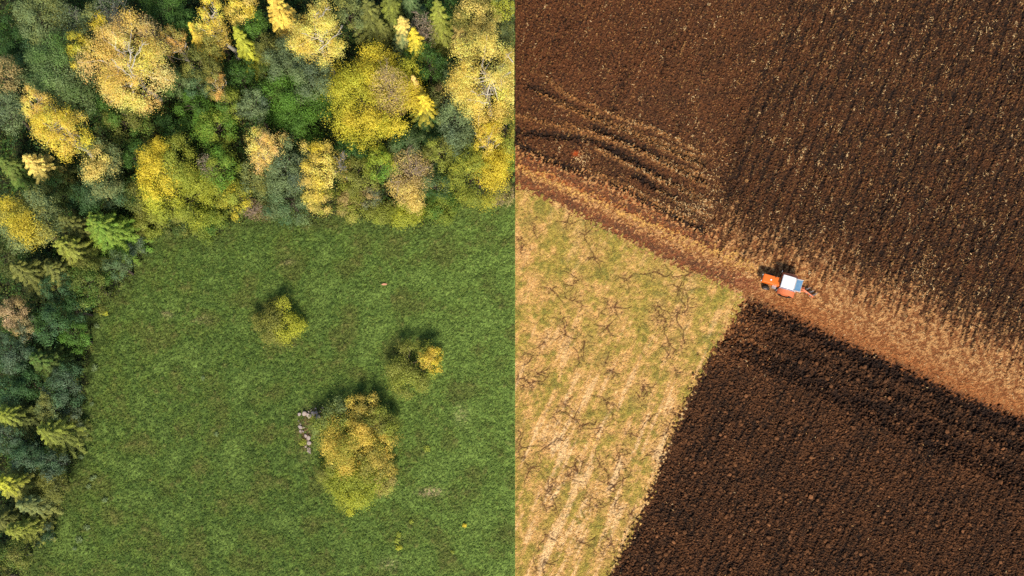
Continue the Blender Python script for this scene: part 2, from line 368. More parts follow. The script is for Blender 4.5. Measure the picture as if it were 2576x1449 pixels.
CM = mixc(CM, lin(190, 168, 124), np.clip(blob(1082, 1238, 26, 9) * 1.1 + blob(1160, 1045, 16, 22) * .35 + blob(420, 792, 14, 8) * .5 + blob(725, 660, 14, 8) * .3 + blob(980, 1420, 24, 14) * .35 + blob(510, 805, 20, 10) * .3, 0, 1) * smooth(-1.2, .8, l_sm))
CM = mixc(CM, lin(128, 92, 72), np.clip(blob(768, 1095, 17, 50) + blob(800, 1045, 26, 20), 0, 1) * .8 * smooth(-1.3, .6, l_sm))
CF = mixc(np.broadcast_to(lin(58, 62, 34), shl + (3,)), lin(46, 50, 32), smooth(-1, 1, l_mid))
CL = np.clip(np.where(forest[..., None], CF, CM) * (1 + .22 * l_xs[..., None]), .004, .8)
ZL = .03 * l_mid + .025 * l_sm + .02 * l_xs + np.where(forest, .05 * l_mid, 0)
il = np.arange(XL.size).reshape(shl)
FL = np.stack([il[:-1, :-1], il[:-1, 1:], il[1:, 1:], il[1:, :-1]], -1).reshape(-1, 4)
VL = np.stack([XL, YL, ZL], -1).reshape(-1, 3); cf = forest[:-1, :-1].ravel()
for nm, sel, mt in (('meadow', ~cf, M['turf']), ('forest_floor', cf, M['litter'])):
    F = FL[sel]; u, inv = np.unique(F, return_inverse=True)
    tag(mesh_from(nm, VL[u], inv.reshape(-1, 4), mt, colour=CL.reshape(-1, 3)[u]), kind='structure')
def sample_l(arr, x, y):
    i = np.clip(((y - yl[0]) / DL).astype(int), 0, shl[0] - 1); j = np.clip(((x - xl[0]) / DL).astype(int), 0, shl[1] - 1)
    return arr[i, j]

# ground far beyond the site
gv, gf, gc = [], [], []
e = np.linspace(-3000, 3000, 61)
GX, GY = np.meshgrid(e, e); ig = np.arange(GX.size).reshape(GX.shape)
gcol = np.where((GX < 0)[..., None], lin(80, 104, 44), lin(120, 88, 54))
tag(mesh_from('ground', np.stack([GX, GY, np.full(GX.shape, -.5)], -1).reshape(-1, 3),
              np.stack([ig[:-1, :-1], ig[:-1, 1:], ig[1:, 1:], ig[1:, :-1]], -1).reshape(-1, 4), M['turf'], colour=gcol.reshape(-1, 3)), kind='structure')

# ------------------------------------------------------------------ leaf and wood geometry
def unit(v): return v / np.maximum(np.linalg.norm(v, axis=-1, keepdims=True), 1e-9)
def leaf_verts(rng, P, nrm, size, width=.55, tdir=None):
    n = unit(nrm); t = rng.standard_normal(P.shape) if tdir is None else tdir
    t = unit(t - (t * n).sum(-1, keepdims=True) * n); b = np.cross(n, t)
    s = np.asarray(size)[:, None] * .5
    V = np.stack([P + t * s, P + b * s * width, P - t * s, P - b * s * width], 1)
    return V.reshape(-1, 3)
def quads(n): return np.arange(n * 4).reshape(-1, 4)
def tubes(lines, sides=5):
    """lines: list of (points (n,3), radii (n,))"""
    Vs, Fs, o = [], [], 0
    ang = np.arange(sides) / sides * 2 * np.pi
    for P, R in lines:
        P = np.asarray(P, float); R = np.asarray(R, float)
        d = unit(np.gradient(P, axis=0))
        ref = np.where(np.abs(d[:, 2:3]) < .9, [[0, 0, 1.]], [[1., 0, 0]])
        a = unit(np.cross(d, ref)); b = np.cross(d, a)
        ring = P[:, None] + R[:, None, None] * (np.cos(ang)[None, :, None] * a[:, None] + np.sin(ang)[None, :, None] * b[:, None])
        n = len(P); Vs.append(ring.reshape(-1, 3))
        i = np.arange(n * sides).reshape(n, sides)
        Fs.append(np.stack([i[:-1], np.roll(i[:-1], -1, 1), np.roll(i[1:], -1, 1), i[1:]], -1).reshape(-1, 4) + o); o += n * sides
    return np.concatenate(Vs), np.concatenate(Fs)
def bend(rng, a, b, n=5, amp=.08):
    t = np.linspace(0, 1, n)[:, None]; a = np.asarray(a, float); b = np.asarray(b, float)
    L = np.linalg.norm(b - a); off = rng.normal(0, amp * L, (n, 3)); off[0] = off[-1] = 0
    return a + (b - a) * t + off * .6

PAL = dict(gold=(226, 194, 88), peach=(234, 192, 118), yellow=(216, 194, 62), lime=(184, 184, 60), yg=(150, 158, 60), green=(86, 120, 48),
           dgreen=(62, 92, 44), ggreen=(122, 138, 88), olive=(132, 132, 62), teal=(78, 108, 68), bgrey=(102, 118, 90), tan=(176, 152, 96),
           pink=(178, 152, 116), pgold=(228, 202, 108), fresh=(104, 144, 52), dolive=(98, 106, 52), orange=(216, 168, 92), brown=(114, 98, 62))
PAL = {k: lin(*v) for k, v in PAL.items()}
LEAF_K = 1.16

def build_tree(px, py, rpx, kind, pal, h, label, cat='tree', group=None, aspect=1.0, name=None, seed=None, dens=1.0, clip=True):
    c1, c2, frac, mode = pal
    c1, c2 = PAL[c1] * LEAF_K, PAL[c2] * LEAF_K
    rng = np.random.default_rng(seed if seed is not None else int(px * 7 + py * 131 + rpx) % 100000)
    r = rpx / PPM
    conifer = kind == 'c'
    rz = min(r * (1.05 if kind != 's' else .7) * max(1, aspect ** .5), h * .47)
    zc = h * .48 if conifer else h - rz
    k = 1 - zc / H_CAM; r *= k * (1.36 if conifer else 1.14)
    x, y = at(px, py, zc)
    nm = name or {'b': 'broadleaf_tree', 'i': 'birch_tree', 'c': 'conifer_tree', 't': 'bare_tree', 's': 'shrub'}[kind]
    root = empty(nm, (x, y, 0)); tag(root, label, cat, group)
    bark = M['birch_bark'] if kind == 'i' else M['grey_twig'] if kind == 't' and c1[0] < .25 else M['twig'] if kind == 't' else M['bark']
    lines = []; LP = []; LN = []; LS = []; LC = []; LT = []
    def clipped(P, pad=.04): return P[:, 0] + x < SEAM - pad
    if conifer:
        lines.append((bend(rng, (0, 0, -.05), (0, 0, h), 7, .006), np.linspace(.05 + h * .016, .012, 7)))
        nt_ = int(h * 1.5) + 4; phase = rng.uniform(0, 6)
        for i in range(nt_):
            f = i / (nt_ - 1); z0 = h * (.08 + .88 * f); L = r * ((1 - f) ** .78 + .06)
            nb = int(rng.integers(9, 13) if f < .8 else 6); phase += 2.4
            for b in range(nb):
                a = phase + b / nb * 6.283 + rng.normal(0, .14); Lb = L * rng.uniform(.70, 1.16)
                d = np.array([math.cos(a), math.sin(a), 0]); side = np.array([-d[1], d[0], 0])
                droop = rng.uniform(-.45, -.25) if f < .7 else rng.uniform(-.1, .5)
                tip = d * Lb + np.array([0, 0, z0 + Lb * droop])
                if Lb > .5 and i % 2 == 0: lines.append((np.linspace((0, 0, z0), tip, 3), np.array([.03, .02, .008])))
                n = int((22 + 60 * Lb) * dens)
                t = rng.uniform(.10, 1, n) ** .75; wdt = .17 * Lb * (1 - t * .75) * (.5 + rng.random(n)) + .05
                s = rng.uniform(-1, 1, n)
                P = np.outer(t * Lb, d) + np.outer(s * wdt, side)
                P[:, 2] += z0 + t * Lb * droop - np.abs(s) * wdt * .5 + rng.normal(0, .03, n) + .10 * np.sin(t * 3.1)
                LP.append(P); LN.append(np.array([0, 0, 1.]) + .45 * d + np.outer(s * .5, side) + rng.normal(0, .22, (n, 3)))
                LS.append(rng.uniform(.13, .24, n)); LT.append(d + np.outer(np.sign(s) * .7, side) + rng.normal(0, .2, (n, 3)))
                m = np.clip(frac * (.3 + 1.0 * f) + rng.normal(0, .15) + (t - .5) * .5 * frac, 0, 1)
                if mode == 'top': m = np.clip((f - (1 - frac)) * 3 + rng.normal(0, .15) + (t - .5) * .5, 0, 1)
                LC.append(mixc(np.broadcast_to(c1, (n, 3)), c2, m) * rng.uniform(.78, 1.22) * rng.uniform(.9, 1.1, (n, 1)))
        wl, mat = .34, M['needle']
    elif kind == 't':
        top = np.array([rng.normal(0, .2), rng.normal(0, .2), h * .55])
        lines.append((bend(rng, (0, 0, -.05), top, 5, .03), np.linspace(.13, .07, 5)))
        for i in range(9):
            a = i / 9 * 6.283 + rng.normal(0, .3); el = rng.uniform(.35, 1.25)
            e_ = top * rng.uniform(.7, 1) + np.array([math.cos(a) * math.cos(el), math.sin(a) * math.cos(el), math.sin(el)]) * np.array([r * .8, r * .8 * aspect, h * .38])
            s0 = top * rng.uniform(.6, 1); L1 = bend(rng, s0, e_, 6, .08); lines.append((L1, np.linspace(.055, .02, 6)))
            for j in range(8):
                p0 = L1[rng.integers(1, 6)]; dd = unit(e_ - s0 + rng.normal(0, .9, 3) * np.linalg.norm(e_ - s0)); l2 = r * rng.uniform(.25, .5)
                L2 = bend(rng, p0, p0 + dd * l2, 4, .1); lines.append((L2, np.linspace(.024, .012, 4)))
                for q in range(5):
                    p1 = L2[rng.integers(1, 4)]; d3 = unit(dd + rng.normal(0, .7, 3)); lines.append((np.stack([p1, p1 + d3 * l2 * rng.uniform(.3, .7)]), np.array([.014, .007])))
        n = int(420 * dens * r * r * frac * 4) + 30
        v = unit(rng.standard_normal((n, 3))); P = v * np.array([r, r * aspect, h * .32]) * rng.uniform(.3, 1, (n, 1)) ** .5 + np.array([0, 0, h * .62])
        LP.append(P); LN.append(rng.standard_normal((n, 3)) + [0, 0, .8]); LS.append(rng.uniform(.07, .14, n)); LT.append(None)
        LC.append(mixc(np.broadcast_to(c1, (n, 3)), c2, rng.random(n)) * rng.uniform(.8, 1.2, (n, 1)))
        wl, mat = .6, M['leaf']
    else:
        airy = kind == 'i'; shrub = kind == 's'
        el = rng.uniform(.86, 1.14); rr = np.array([r * el, r * aspect / el, rz])
        nl = int(np.clip(7 + r * (5 if not airy else 6.5), 7, 30))
        if shrub: zc = h * .38; rr[2] = h * .5
        cen = np.array([0, 0, zc])
        if not shrub:
            t_top = cen + np.array([rng.normal(0, .1) * r, rng.normal(0, .1) * r, rz * (.75 if airy else .3)])
            tr = bend(rng, (0, 0, -.05), t_top, 7, .02); lines.append((tr, np.linspace(.06 + h * .018, .03, 7)))
        u = (np.arange(nl) + .5) / nl; ph = np.arange(nl) * 2.39996 + rng.uniform(0, 6)
        zz = 1 - u * (1.0 if shrub else 1.4); rad = np.sqrt(np.clip(1 - zz ** 2, 0, 1))
        dirs = np.stack([np.cos(ph) * rad, np.sin(ph) * rad, zz], -1) + rng.normal(0, .2, (nl, 3))
        for i in range(nl):
            d = unit(dirs[i]); q = rng.uniform(.40, .80) * (1 if rng.random() > .2 else 1.2)
            lc = cen + d * rr * q; lr = r * rng.uniform(.24, .44) * (1.0 if not shrub else 1.0)
            if not shrub:
                a0 = tr[rng.integers(2, 6)]; lines.append((bend(rng, a0, lc + d * lr * (.9 if airy else .3), 5, .06), np.linspace(.05 + .008 * h * .4, .014, 5)))
            elif i % 3 == 0:
                lines.append((bend(rng, (rng.normal(0, .1), rng.normal(0, .1), -.05), lc, 4, .05), np.linspace(.035, .012, 4)))
            if mode == 'top': m0 = np.clip((d[2] - (1 - 1.6 * frac)) * 2.5 + rng.normal(0, .2), 0, 1)
            elif mode == 'right': m0 = np.clip((d[0] + .25 * d[2] - (1 - 2 * frac)) * 3 + rng.normal(0, .15), 0, 1)
            elif mode == 'left': m0 = np.clip((-d[0] + .25 * d[2] - (1 - 2 * frac)) * 3 + rng.normal(0, .15), 0, 1)
            elif mode == 'diag': m0 = np.clip(1.3 - abs((d[0] + .75 * d[1]) + .1) / frac * .7 + (d[2] - .4) * .3 + rng.normal(0, .15), 0, 1)
            else: m0 = np.clip(frac + rng.normal(0, .38), 0, 1)
            tone = rng.uniform(.84, 1.16)
            nc = int(np.clip(15 * (lr / .8) ** 1.7 * dens * (1.5 if shrub else 1), 6, 46))
            cd = unit(rng.standard_normal((nc, 3)) + d * .9 + [0, 0, .35])
            cp = lc + cd * lr * rng.uniform(.35, 1.12, (nc, 1)) * np.array([1, 1, .85])
            per = 36 if not airy else 34
            sg = (.20 if not airy else .19) * min(1.3, .6 + r * .22) * np.repeat(rng.uniform(.7, 1.3, (nc, 1)), per, 0)
            off = rng.normal(0, 1, (nc * per, 3)); off[:, 2] = off[:, 2] * (.75 if not airy else 1.15)
            P = np.repeat(cp, per, 0) + off * sg
            n = len(P); out = np.repeat(cd, per, 0)
            LP.append(P); LN.append(unit(off) * .75 + out * .45 + np.array([0, 0, .35]) + rng.normal(0, .28, (n, 3)))
            LS.append(rng.uniform(.085, .16, n) if not airy else rng.uniform(.075, .14, n)); LT.append(None)
            m = np.clip(m0 + np.repeat(rng.normal(0, .18, nc), per) + rng.normal(0, .05, n), 0, 1)
            LC.append(mixc(np.broadcast_to(c1, (n, 3)), c2, m) * (1.14 if airy else 1) * tone * np.repeat(rng.uniform(.80, 1.2, (nc, 1)), per, 0) * rng.uniform(.96, 1.04, (n, 1)))
        wl, mat = .62, M['leaf']
    P = np.concatenate(LP); N = np.concatenate(LN); Sz = np.concatenate(LS); Cc = np.concatenate(LC)
    T = None if LT[0] is None else np.concatenate(LT)
    keep = (P[:, 2] > .05)
    if clip: keep &= clipped(P, .10)
    P, N, Sz, Cc = P[keep], N[keep], Sz[keep], Cc[keep]; T = None if T is None else T[keep]
    V = leaf_verts(rng, P, N, Sz, wl, T)
    mesh_from('crown', V, quads(len(P)), mat, root, np.repeat(np.clip(Cc, .003, .92), 4, 0))
    if clip and x > SEAM - 5:
        lines = [(p, q) for p, q in lines if (np.asarray(p)[:, 0] + x < SEAM - .12).all()]
    if lines:
        big = [l for l in lines if l[1][0] > .03] or lines; V, F = tubes(lines, 4 if kind == 't' else 5)
        mesh_from('stems' if kind == 's' else 'trunk', V, F, bark, root, smooth_on=True)
    return root

# px, py, radius, kind, (colour, second colour, share, how), height, label [, aspect]
T = [
 (107, 38, 68, 'b', ('ggreen', 'olive', .4, 'mix'), 10, 'large grey-green broadleaf tree by the top left corner'),
 (165, 52, 46, 't', ('ggreen', 'bgrey', .5, 'mix'), 10, 'grey half-bare tree right of the grey-green corner tree'),
 (272, 14, 42, 't', ('bgrey', 'ggreen', .4, 'mix'), 10, 'grey leafless twiggy tree at the top edge above the peach birch'),
 (232, 62, 40, 'b', ('ggreen', 'yellow', .3, 'right'), 8, 'grey-green tree with a yellow side behind the peach birch'),
 (28, 118, 56, 'b', ('dgreen', 'green', .3, 'mix'), 6.5, 'dark green broadleaf tree low at the left edge near the top'),
 (75, 150, 45, 'b', ('dgreen', 'teal', .5, 'mix'), 5.5, 'dark shaded tree left of the big grey-green oak'),
 (150, 190, 92, 'b', ('ggreen', 'green', .35, 'mix'), 11, 'big rounded grey-green oak left of the peach birch'),
 (200, 120, 30, 'b', ('yellow', 'yg', .35, 'mix'), 10.5, 'bright yellow young tree between the big oak and the peach birch', 1.5),
 (326, 163, 88, 'i', ('peach', 'gold', .45, 'mix'), 13, 'tall peach orange birch with pale trunk, largest of the birches', 1.15),
 (357, 52, 30, 't', ('pink', 'tan', .5, 'mix'), 11, 'pinkish bare-topped tree just above the peach birch'),
 (262, 250, 48, 'b', ('green', 'dgreen', .4, 'mix'), 6.5, 'mid green tree at the lower left foot of the peach birch'),
 (325, 292, 55, 'b', ('green', 'olive', .4, 'mix'), 6.5, 'green and olive tree directly below the peach birch'),
 (140, 322, 64, 'i', ('gold', 'yellow', .3, 'mix'), 12, 'deep golden birch low on the left, with a bare spur', 1.0),
 (84, 262, 30, 'i', ('gold', 'peach', .4, 'mix'), 12.5, 'small golden birch top leaning out beside the deep golden birch', 1.2),
 (12, 205, 46, 'b', ('ggreen', 'tan', .5, 'top'), 9, 'tan-topped grey tree cut by the left edge'),
 (18, 280, 48, 'b', ('bgrey', 'ggreen', .5, 'mix'), 8, 'blue-grey tree at the left edge below the tan-topped tree'),
 (530, 35, 32, 'i', ('gold', 'yellow', .3, 'mix'), 12, 'narrow orange-gold birch at the top edge', 1.7),
 (540, 88, 38, 'b', ('olive', 'gold', .3, 'mix'), 9, 'olive tree under the narrow orange-gold birch'),
 (607, 18, 38, 'b', ('yellow', 'pgold', .5, 'mix'), 10, 'pale yellow tree cut by the top edge'),
 (508, 104, 26, 'c', ('gold', 'yellow', .5, 'mix'), 8.5, 'small golden larch just above the dark hollow of grey-green trees'),
 (437, 105, 30, 'i', ('orange', 'olive', .45, 'mix'), 8.5, 'small orange and olive birch right of the peach birch', 1.25),
 (621, 122, 26, 'c', ('lime', 'yg', .3, 'mix'), 10, 'slim lime green spruce with a sharp tip'),
 (425, 28, 60, 'b', ('green', 'dgreen', .6, 'mix'), 7, 'dark green tree at the top edge left of the narrow golden birch'),
 (470, 60, 38, 'b', ('dgreen', 'green', .4, 'mix'), 6.5, 'shaded green tree between two orange birches near the top'),
 (635, 62, 38, 'b', ('green', 'fresh', .4, 'mix'), 7, 'fresh green tree under the pale yellow tree at the top'),
 (432, 205, 34, 'b', ('ggreen', 'green', .4, 'mix'), 6.5, 'grey-green tree touching the right side of the peach birch', 1.3),
 (498, 215, 32, 'b', ('ggreen', 'teal', .3, 'mix'), 7, 'dull grey-green tree left of the slim ochre birch'),
 (547, 214, 23, 'i', ('orange', 'olive', .45, 'mix'), 8.5, 'slim ochre birch standing alone among green trees', 1.5),
 (506, 160, 44, 'b', ('olive', 'dolive', .4, 'mix'), 7.5, 'olive tree below the small golden larch'),
 (492, 272, 46, 'b', ('fresh', 'green', .5, 'mix'), 6, 'bright green tree below the slim ochre birch'),
 (575, 262, 34, 'b', ('yg', 'green', .4, 'mix'), 7, 'yellow-green tree right of the bright green tree', 1.3),
 (638, 268, 36, 'b', ('ggreen', 'bgrey', .3, 'mix'), 8, 'round silver-green tree above the round orange birch'),
 (545, 325, 48, 'b', ('fresh', 'yg', .5, 'mix'), 6, 'low yellow-green tree right above the golden oak'),
 (440, 335, 42, 'b', ('dgreen', 'green', .4, 'mix'), 5, 'low dark green tree above the golden oak'),
 (600, 190, 40, 'b', ('dgreen', 'green', .5, 'mix'), 5.5, 'dark green tree below the slim lime spruce'),
 (712, 48, 38, 'c', ('olive', 'gold', .85, 'top'), 11, 'golden larch with a sharp tip left of the dead-topped birch'),
 (800, 90, 66, 'i', ('pgold', 'gold', .5, 'mix'), 12, 'pale golden birch carrying a dead white top'),
 (722, 148, 48, 'b', ('ggreen', 'bgrey', .4, 'mix'), 8, 'grey-green tree at the left foot of the dead-topped birch'),
 (790, 196, 56, 'b', ('ggreen', 'bgrey', .35, 'mix'), 8.5, 'grey-green tree between the dead-topped birch and the big lime tree'),
 (742, 262, 78, 'b', ('green', 'fresh', .55, 'mix'), 7.5, 'broad deep green tree left of the big lime tree', 1.15),
 (690, 205, 42, 'b', ('green', 'dolive', .4, 'mix'), 6.5, 'green tree left of the broad deep green tree'),
 (672, 128, 34, 'b', ('olive', 'dolive', .5, 'mix'), 7, 'dull olive tree right of the slim lime spruce'),
 (878, 26, 38, 'b', ('ggreen', 'olive', .4, 'mix'), 9, 'olive-grey tree at the top edge right of the dead-topped birch'),
 (936, 56, 48, 'c', ('dolive', 'olive', .4, 'mix'), 9.5, 'wide dark olive spruce above the dark gap'),
 (988, 26, 36, 'c', ('dolive', 'yg', .4, 'mix'), 10, 'dark olive spruce cut by the top edge, right of the wide one'),
 (966, 88, 26, 'c', ('dolive', 'olive', .5, 'mix'), 7, 'small olive spruce on the right rim of the dark gap'),
 (936, 250, 104, 'b', ('yellow', 'lime', .35, 'mix'), 11, 'huge round yellow-lime tree with tan twigs on its right side', 1.1),
 (975, 205, 50, 't', ('pink', 'pgold', .9, 'mix'), 12.6, 'tan bare twigs rising through the top of the huge yellow-lime tree'),
 (1021, 98, 34, 'c', ('ggreen', 'pgold', .45, 'top'), 10, 'grey-green conifer with pale gold tip'),
 (1050, 126, 34, 'c', ('yg', 'yellow', .5, 'top'), 10, 'yellow-green larch in front of the pale-tipped conifer'),
 (1107, 62, 34, 'c', ('olive', 'yg', .5, 'mix'), 10.5, 'olive conifer with upright tip right of the pinkish bare tree'),
 (1060, 60, 34, 't', ('pink', 'bgrey', .4, 'mix'), 9.5, 'pinkish grey bare tree between two conifers near the top'),
 (1034, 22, 32, 'c', ('dgreen', 'ggreen', .4, 'mix'), 9, 'dark green conifer at the top edge above the pinkish bare tree'),
 (1198, 36, 56, 'b', ('pgold', 'olive', .45, 'mix'), 10, 'pale gold and olive tree at the top near the field border'),
 (1272, 18, 34, 'b', ('lime', 'ggreen', .4, 'mix'), 9, 'lime green tree in the top corner against the field border'),
 (1120, 22, 42, 'b', ('dgreen', 'green', .3, 'mix'), 7, 'dark green tree at the top edge right of the conifers'),
 (1075, 165, 46, 'b', ('dgreen', 'green', .55, 'mix'), 7, 'dark green tree below the yellow-green larch', 1.2),
 (1160, 84, 24, 'c', ('tan', 'pgold', .4, 'mix'), 9, 'small tan conifer left of the dark olive border tree'),
 (1206, 92, 44, 'b', ('dolive', 'ggreen', .3, 'mix'), 8, 'dark olive tree below the pale gold and olive tree'),
 (1265, 88, 36, 'b', ('ggreen', 'olive', .4, 'mix'), 7.5, 'grey-green tree at the field border above the golden giant'),
 (1228, 208, 88, 'i', ('pgold', 'gold', .4, 'mix'), 13, 'golden giant birch trimmed flat at the field border', 1.1),
 (1146, 195, 40, 'b', ('dgreen', 'ggreen', .4, 'mix'), 7, 'dark tree on the left side of the golden giant'),
 (1050, 240, 22, 'c', ('gold', 'peach', .5, 'mix'), 10, 'little golden larch tip at the right side of the huge yellow-lime tree'),
 (1072, 284, 42, 'c', ('dgreen', 'yellow', .55, 'top'), 9.5, 'dark conifer with golden upper branches right of the huge yellow-lime tree'),
 (1150, 308, 58, 'b', ('ggreen', 'bgrey', .35, 'mix'), 8.5, 'grey-green tree below the golden giant'),
 (1112, 238, 36, 'b', ('brown', 'dolive', .5, 'mix'), 6.5, 'brownish dark tree between the golden giant and the golden-tipped conifer'),
 (1228, 348, 34, 'i', ('gold', 'yellow', .4, 'mix'), 10, 'small golden birch below the golden giant'),
 (1270, 322, 42, 'b', ('yg', 'gold', .45, 'mix'), 9.5, 'yellow-green tree at the field border beneath the golden giant', 1.3),
 (41, 427, 34, 'c', ('green', 'olive', .4, 'mix'), 8, 'green spruce left of the golden-tipped larch'),
 (114, 430, 44, 'c', ('dolive', 'pgold', .6, 'top'), 9.5, 'dull larch with golden tip below the deep golden birch'),
 (140, 478, 46, 'b', ('dolive', 'dgreen', .5, 'mix'), 6, 'dark shaded tree below the golden-tipped larch'),
 (254, 415, 56, 'b', ('ggreen', 'pgold', .5, 'top'), 9.5, 'pale-gold crowned grey-green tree left of the golden oak', 1.1),
 (262, 478, 50, 'b', ('ggreen', 'teal', .4, 'mix'), 6.5, 'grey-green tree beneath the pale-gold crowned tree'),
 (212, 500, 40, 'b', ('dgreen', 'teal', .4, 'mix'), 5, 'dark green low tree in the shade above the bright green spruce'),
 (418, 420, 66, 'b', ('yellow', 'yg', .4, 'right'), 9.5, 'golden yellow oak in the middle of the forest edge'),
 (450, 495, 74, 'b', ('yg', 'lime', .4, 'mix'), 6.5, 'wide yellow-green tree below the golden yellow oak'),
 (508, 404, 20, 't', ('pink', 'bgrey', .5, 'mix'), 9, 'small grey bare tree right of the golden yellow oak', 1.5),
 (557, 425, 46, 'b', ('yg', 'fresh', .5, 'mix'), 7.5, 'lime green tree between the small bare tree and the round orange birch'),
 (588, 492, 42, 'b', ('yg', 'yellow', .4, 'mix'), 6.5, 'yellow-green tree with dark branches near the meadow edge', 1.1),
 (350, 400, 40, 'b', ('dgreen', 'green', .4, 'mix'), 6, 'dark green tree left of the golden yellow oak', 1.3),
 (345, 490, 44, 'b', ('olive', 'dgreen', .5, 'mix'), 5, 'low olive tree left of the wide yellow-green tree'),
 (668, 380, 46, 'i', ('peach', 'gold', .4, 'mix'), 10, 'round orange birch above the middle of the meadow', 1.15),
 (655, 445, 50, 'b', ('ggreen', 'olive', .5, 'mix'), 7.5, 'olive-grey tree beneath the round orange birch'),
 (635, 523, 26, 't', ('pink', 'brown', .4, 'mix'), 4.5, 'low bare bush at the meadow edge under the olive-grey tree'),
 (70, 562, 76, 'b', ('ggreen', 'yellow', .42, 'diag'), 10.5, 'grey-green oak with a broad yellow band, at the left edge', 1.05),
 (272, 582, 54, 'c', ('fresh', 'yg', .4, 'mix'), 9.5, 'bright green spruce at the inner corner of the meadow'),
 (192, 572, 38, 'c', ('olive', 'dolive', .4, 'mix'), 8, 'olive spruce left of the bright green spruce'),
 (190, 634, 48, 'c', ('olive', 'yg', .5, 'mix'), 9, 'large olive spruce below the olive spruce'),
 (78, 690, 48, 'c', ('dolive', 'olive', .5, 'mix'), 8.5, 'dull olive spruce below the yellow-banded oak'),
 (329, 612, 26, 's', ('bgrey', 'ggreen', .4, 'mix'), 3.5, 'blue-grey bush at the inner meadow corner'),
 (298, 668, 34, 'b', ('ggreen', 'teal', .4, 'mix'), 5.5, 'grey-green tree on the meadow edge below the bright green spruce'),
 (158, 690, 48, 'c', ('olive', 'dolive', .4, 'mix'), 8, 'broad olive spruce right of the dull olive spruce'),
 (228, 718, 48, 'b', ('olive', 'green', .5, 'mix'), 6.5, 'olive green tree where the meadow edge turns downward'),
 (152, 728, 40, 'b', ('teal', 'dgreen', .4, 'mix'), 6, 'dark teal tree left of the olive green edge tree'),
 (16, 650, 42, 'b', ('dolive', 'green', .4, 'mix'), 7, 'shaded olive tree at the left edge under the yellow-banded oak'),
 (32, 786, 36, 'b', ('tan', 'pink', .4, 'mix'), 7.5, 'pinkish tan tree at the left edge'),
 (66, 822, 26, 'b', ('tan', 'bgrey', .4, 'mix'), 6.5, 'small dull tan tree right of the pinkish tan tree'),
 (125, 815, 46, 'b', ('teal', 'green', .35, 'mix'), 7.5, 'teal green tree left of the upper meadow edge'),
 (190, 846, 32, 'b', ('green', 'fresh', .3, 'mix'), 5.5, 'green tree touching the left meadow edge'),
 (192, 776, 36, 'b', ('dgreen', 'teal', .4, 'mix'), 5.5, 'dark green tree above the green meadow edge tree'),
 (30, 892, 44, 'b', ('bgrey', 'teal', .4, 'mix'), 7, 'blue-grey tree at the left edge beside the meadow'),
 (120, 912, 44, 'c', ('dolive', 'green', .4, 'mix'), 7.5, 'dark olive spruce beside the left side of the meadow'),
 (162, 972, 42, 'b', ('bgrey', 'teal', .5, 'mix'), 6, 'blue-grey tree on the left meadow edge', 1.3),
 (20, 985, 36, 'b', ('teal', 'dgreen', .4, 'mix'), 6.5, 'dark teal tree at the left edge above the yellowish larch'),
 (72, 968, 40, 'b', ('dgreen', 'teal', .4, 'mix'), 5.5, 'dark green tree left of the blue-grey edge tree'),
 (37, 1048, 44, 'c', ('dolive', 'yg', .5, 'top'), 8.5, 'yellowish olive larch at the left edge, upper of two'),
 (118, 1026, 30, 'b', ('olive', 'ggreen', .4, 'mix'), 6, 'small olive tree right of the upper yellowish larch'),
 (140, 1088, 46, 'c', ('dolive', 'yg', .5, 'mix'), 7.5, 'olive spruce on the lower left meadow edge'),
 (168, 1050, 26, 's', ('bgrey', 'olive', .4, 'mix'), 3.5, 'grey bush squeezed between the olive spruce and the meadow'),
 (15, 1102, 34, 'b', ('bgrey', 'teal', .4, 'mix'), 6, 'grey-teal tree at the left edge between two yellowish larches'),
 (72, 1150, 38, 'b', ('teal', 'bgrey', .3, 'mix'), 5.5, 'dark teal tree below the olive spruce of the lower edge'),
 (126, 1165, 36, 'b', ('bgrey', 'teal', .5, 'mix'), 5.5, 'grey tree on the lower left meadow edge'),
 (40, 1218, 48, 'c', ('olive', 'lime', .45, 'top'), 8.5, 'yellow-green larch at the left edge, lower of two'),
 (138, 1222, 38, 'b', ('olive', 'dolive', .4, 'mix'), 5, 'low olive tree on the meadow edge right of the lower larch'),
 (82, 1270, 36, 'c', ('olive', 'ggreen', .4, 'mix'), 7, 'olive larch below the lower yellow-green larch'),
 (14, 1305, 36, 'c', ('dolive', 'olive', .4, 'mix'), 7, 'olive spruce at the left edge near the bottom'),
 (62, 1332, 36, 'c', ('olive', 'yg', .5, 'mix'), 7.5, 'light olive larch near the bottom of the forest'),
 (34, 1400, 44, 'b', ('olive', 'green', .4, 'mix'), 6, 'olive green tree in the bottom left corner'),
 (105, 1345, 26, 's', ('dgreen', 'bgrey', .4, 'mix'), 2.5, 'dark low bush on the meadow edge near the bottom'),
 (-8, 1455, 40, 'b', ('dgreen', 'olive', .4, 'mix'), 6, 'dark green tree cut by the bottom left corner'),
 (372, 556, 40, 's', ('olive', 'yg', .4, 'mix'), 2.6, 'low olive bush at the upper left meadow corner'),
 (520, 565, 42, 's', ('green', 'yg', .4, 'mix'), 2.2, 'low green bush in the dip of the meadow edge'),
 (445, 560, 34, 's', ('dgreen', 'olive', .5, 'mix'), 2.0, 'low dark bush under the wide yellow-green tree'),
 (798, 430, 50, 'b', ('pgold', 'yellow', .3, 'mix'), 10, 'tall pale golden tree standing at the meadow edge', 1.5),
 (802, 505, 36, 'b', ('pgold', 'yg', .35, 'mix'), 6, 'golden tree at the foot of the tall pale golden tree'),
 (724, 430, 54, 'b', ('ggreen', 'bgrey', .3, 'mix'), 9, 'silvery grey-green tree left of the tall pale golden tree', 1.2),
 (730, 505, 54, 'b', ('ggreen', 'teal', .4, 'mix'), 6, 'grey-green tree at the meadow edge left of the golden tree'),
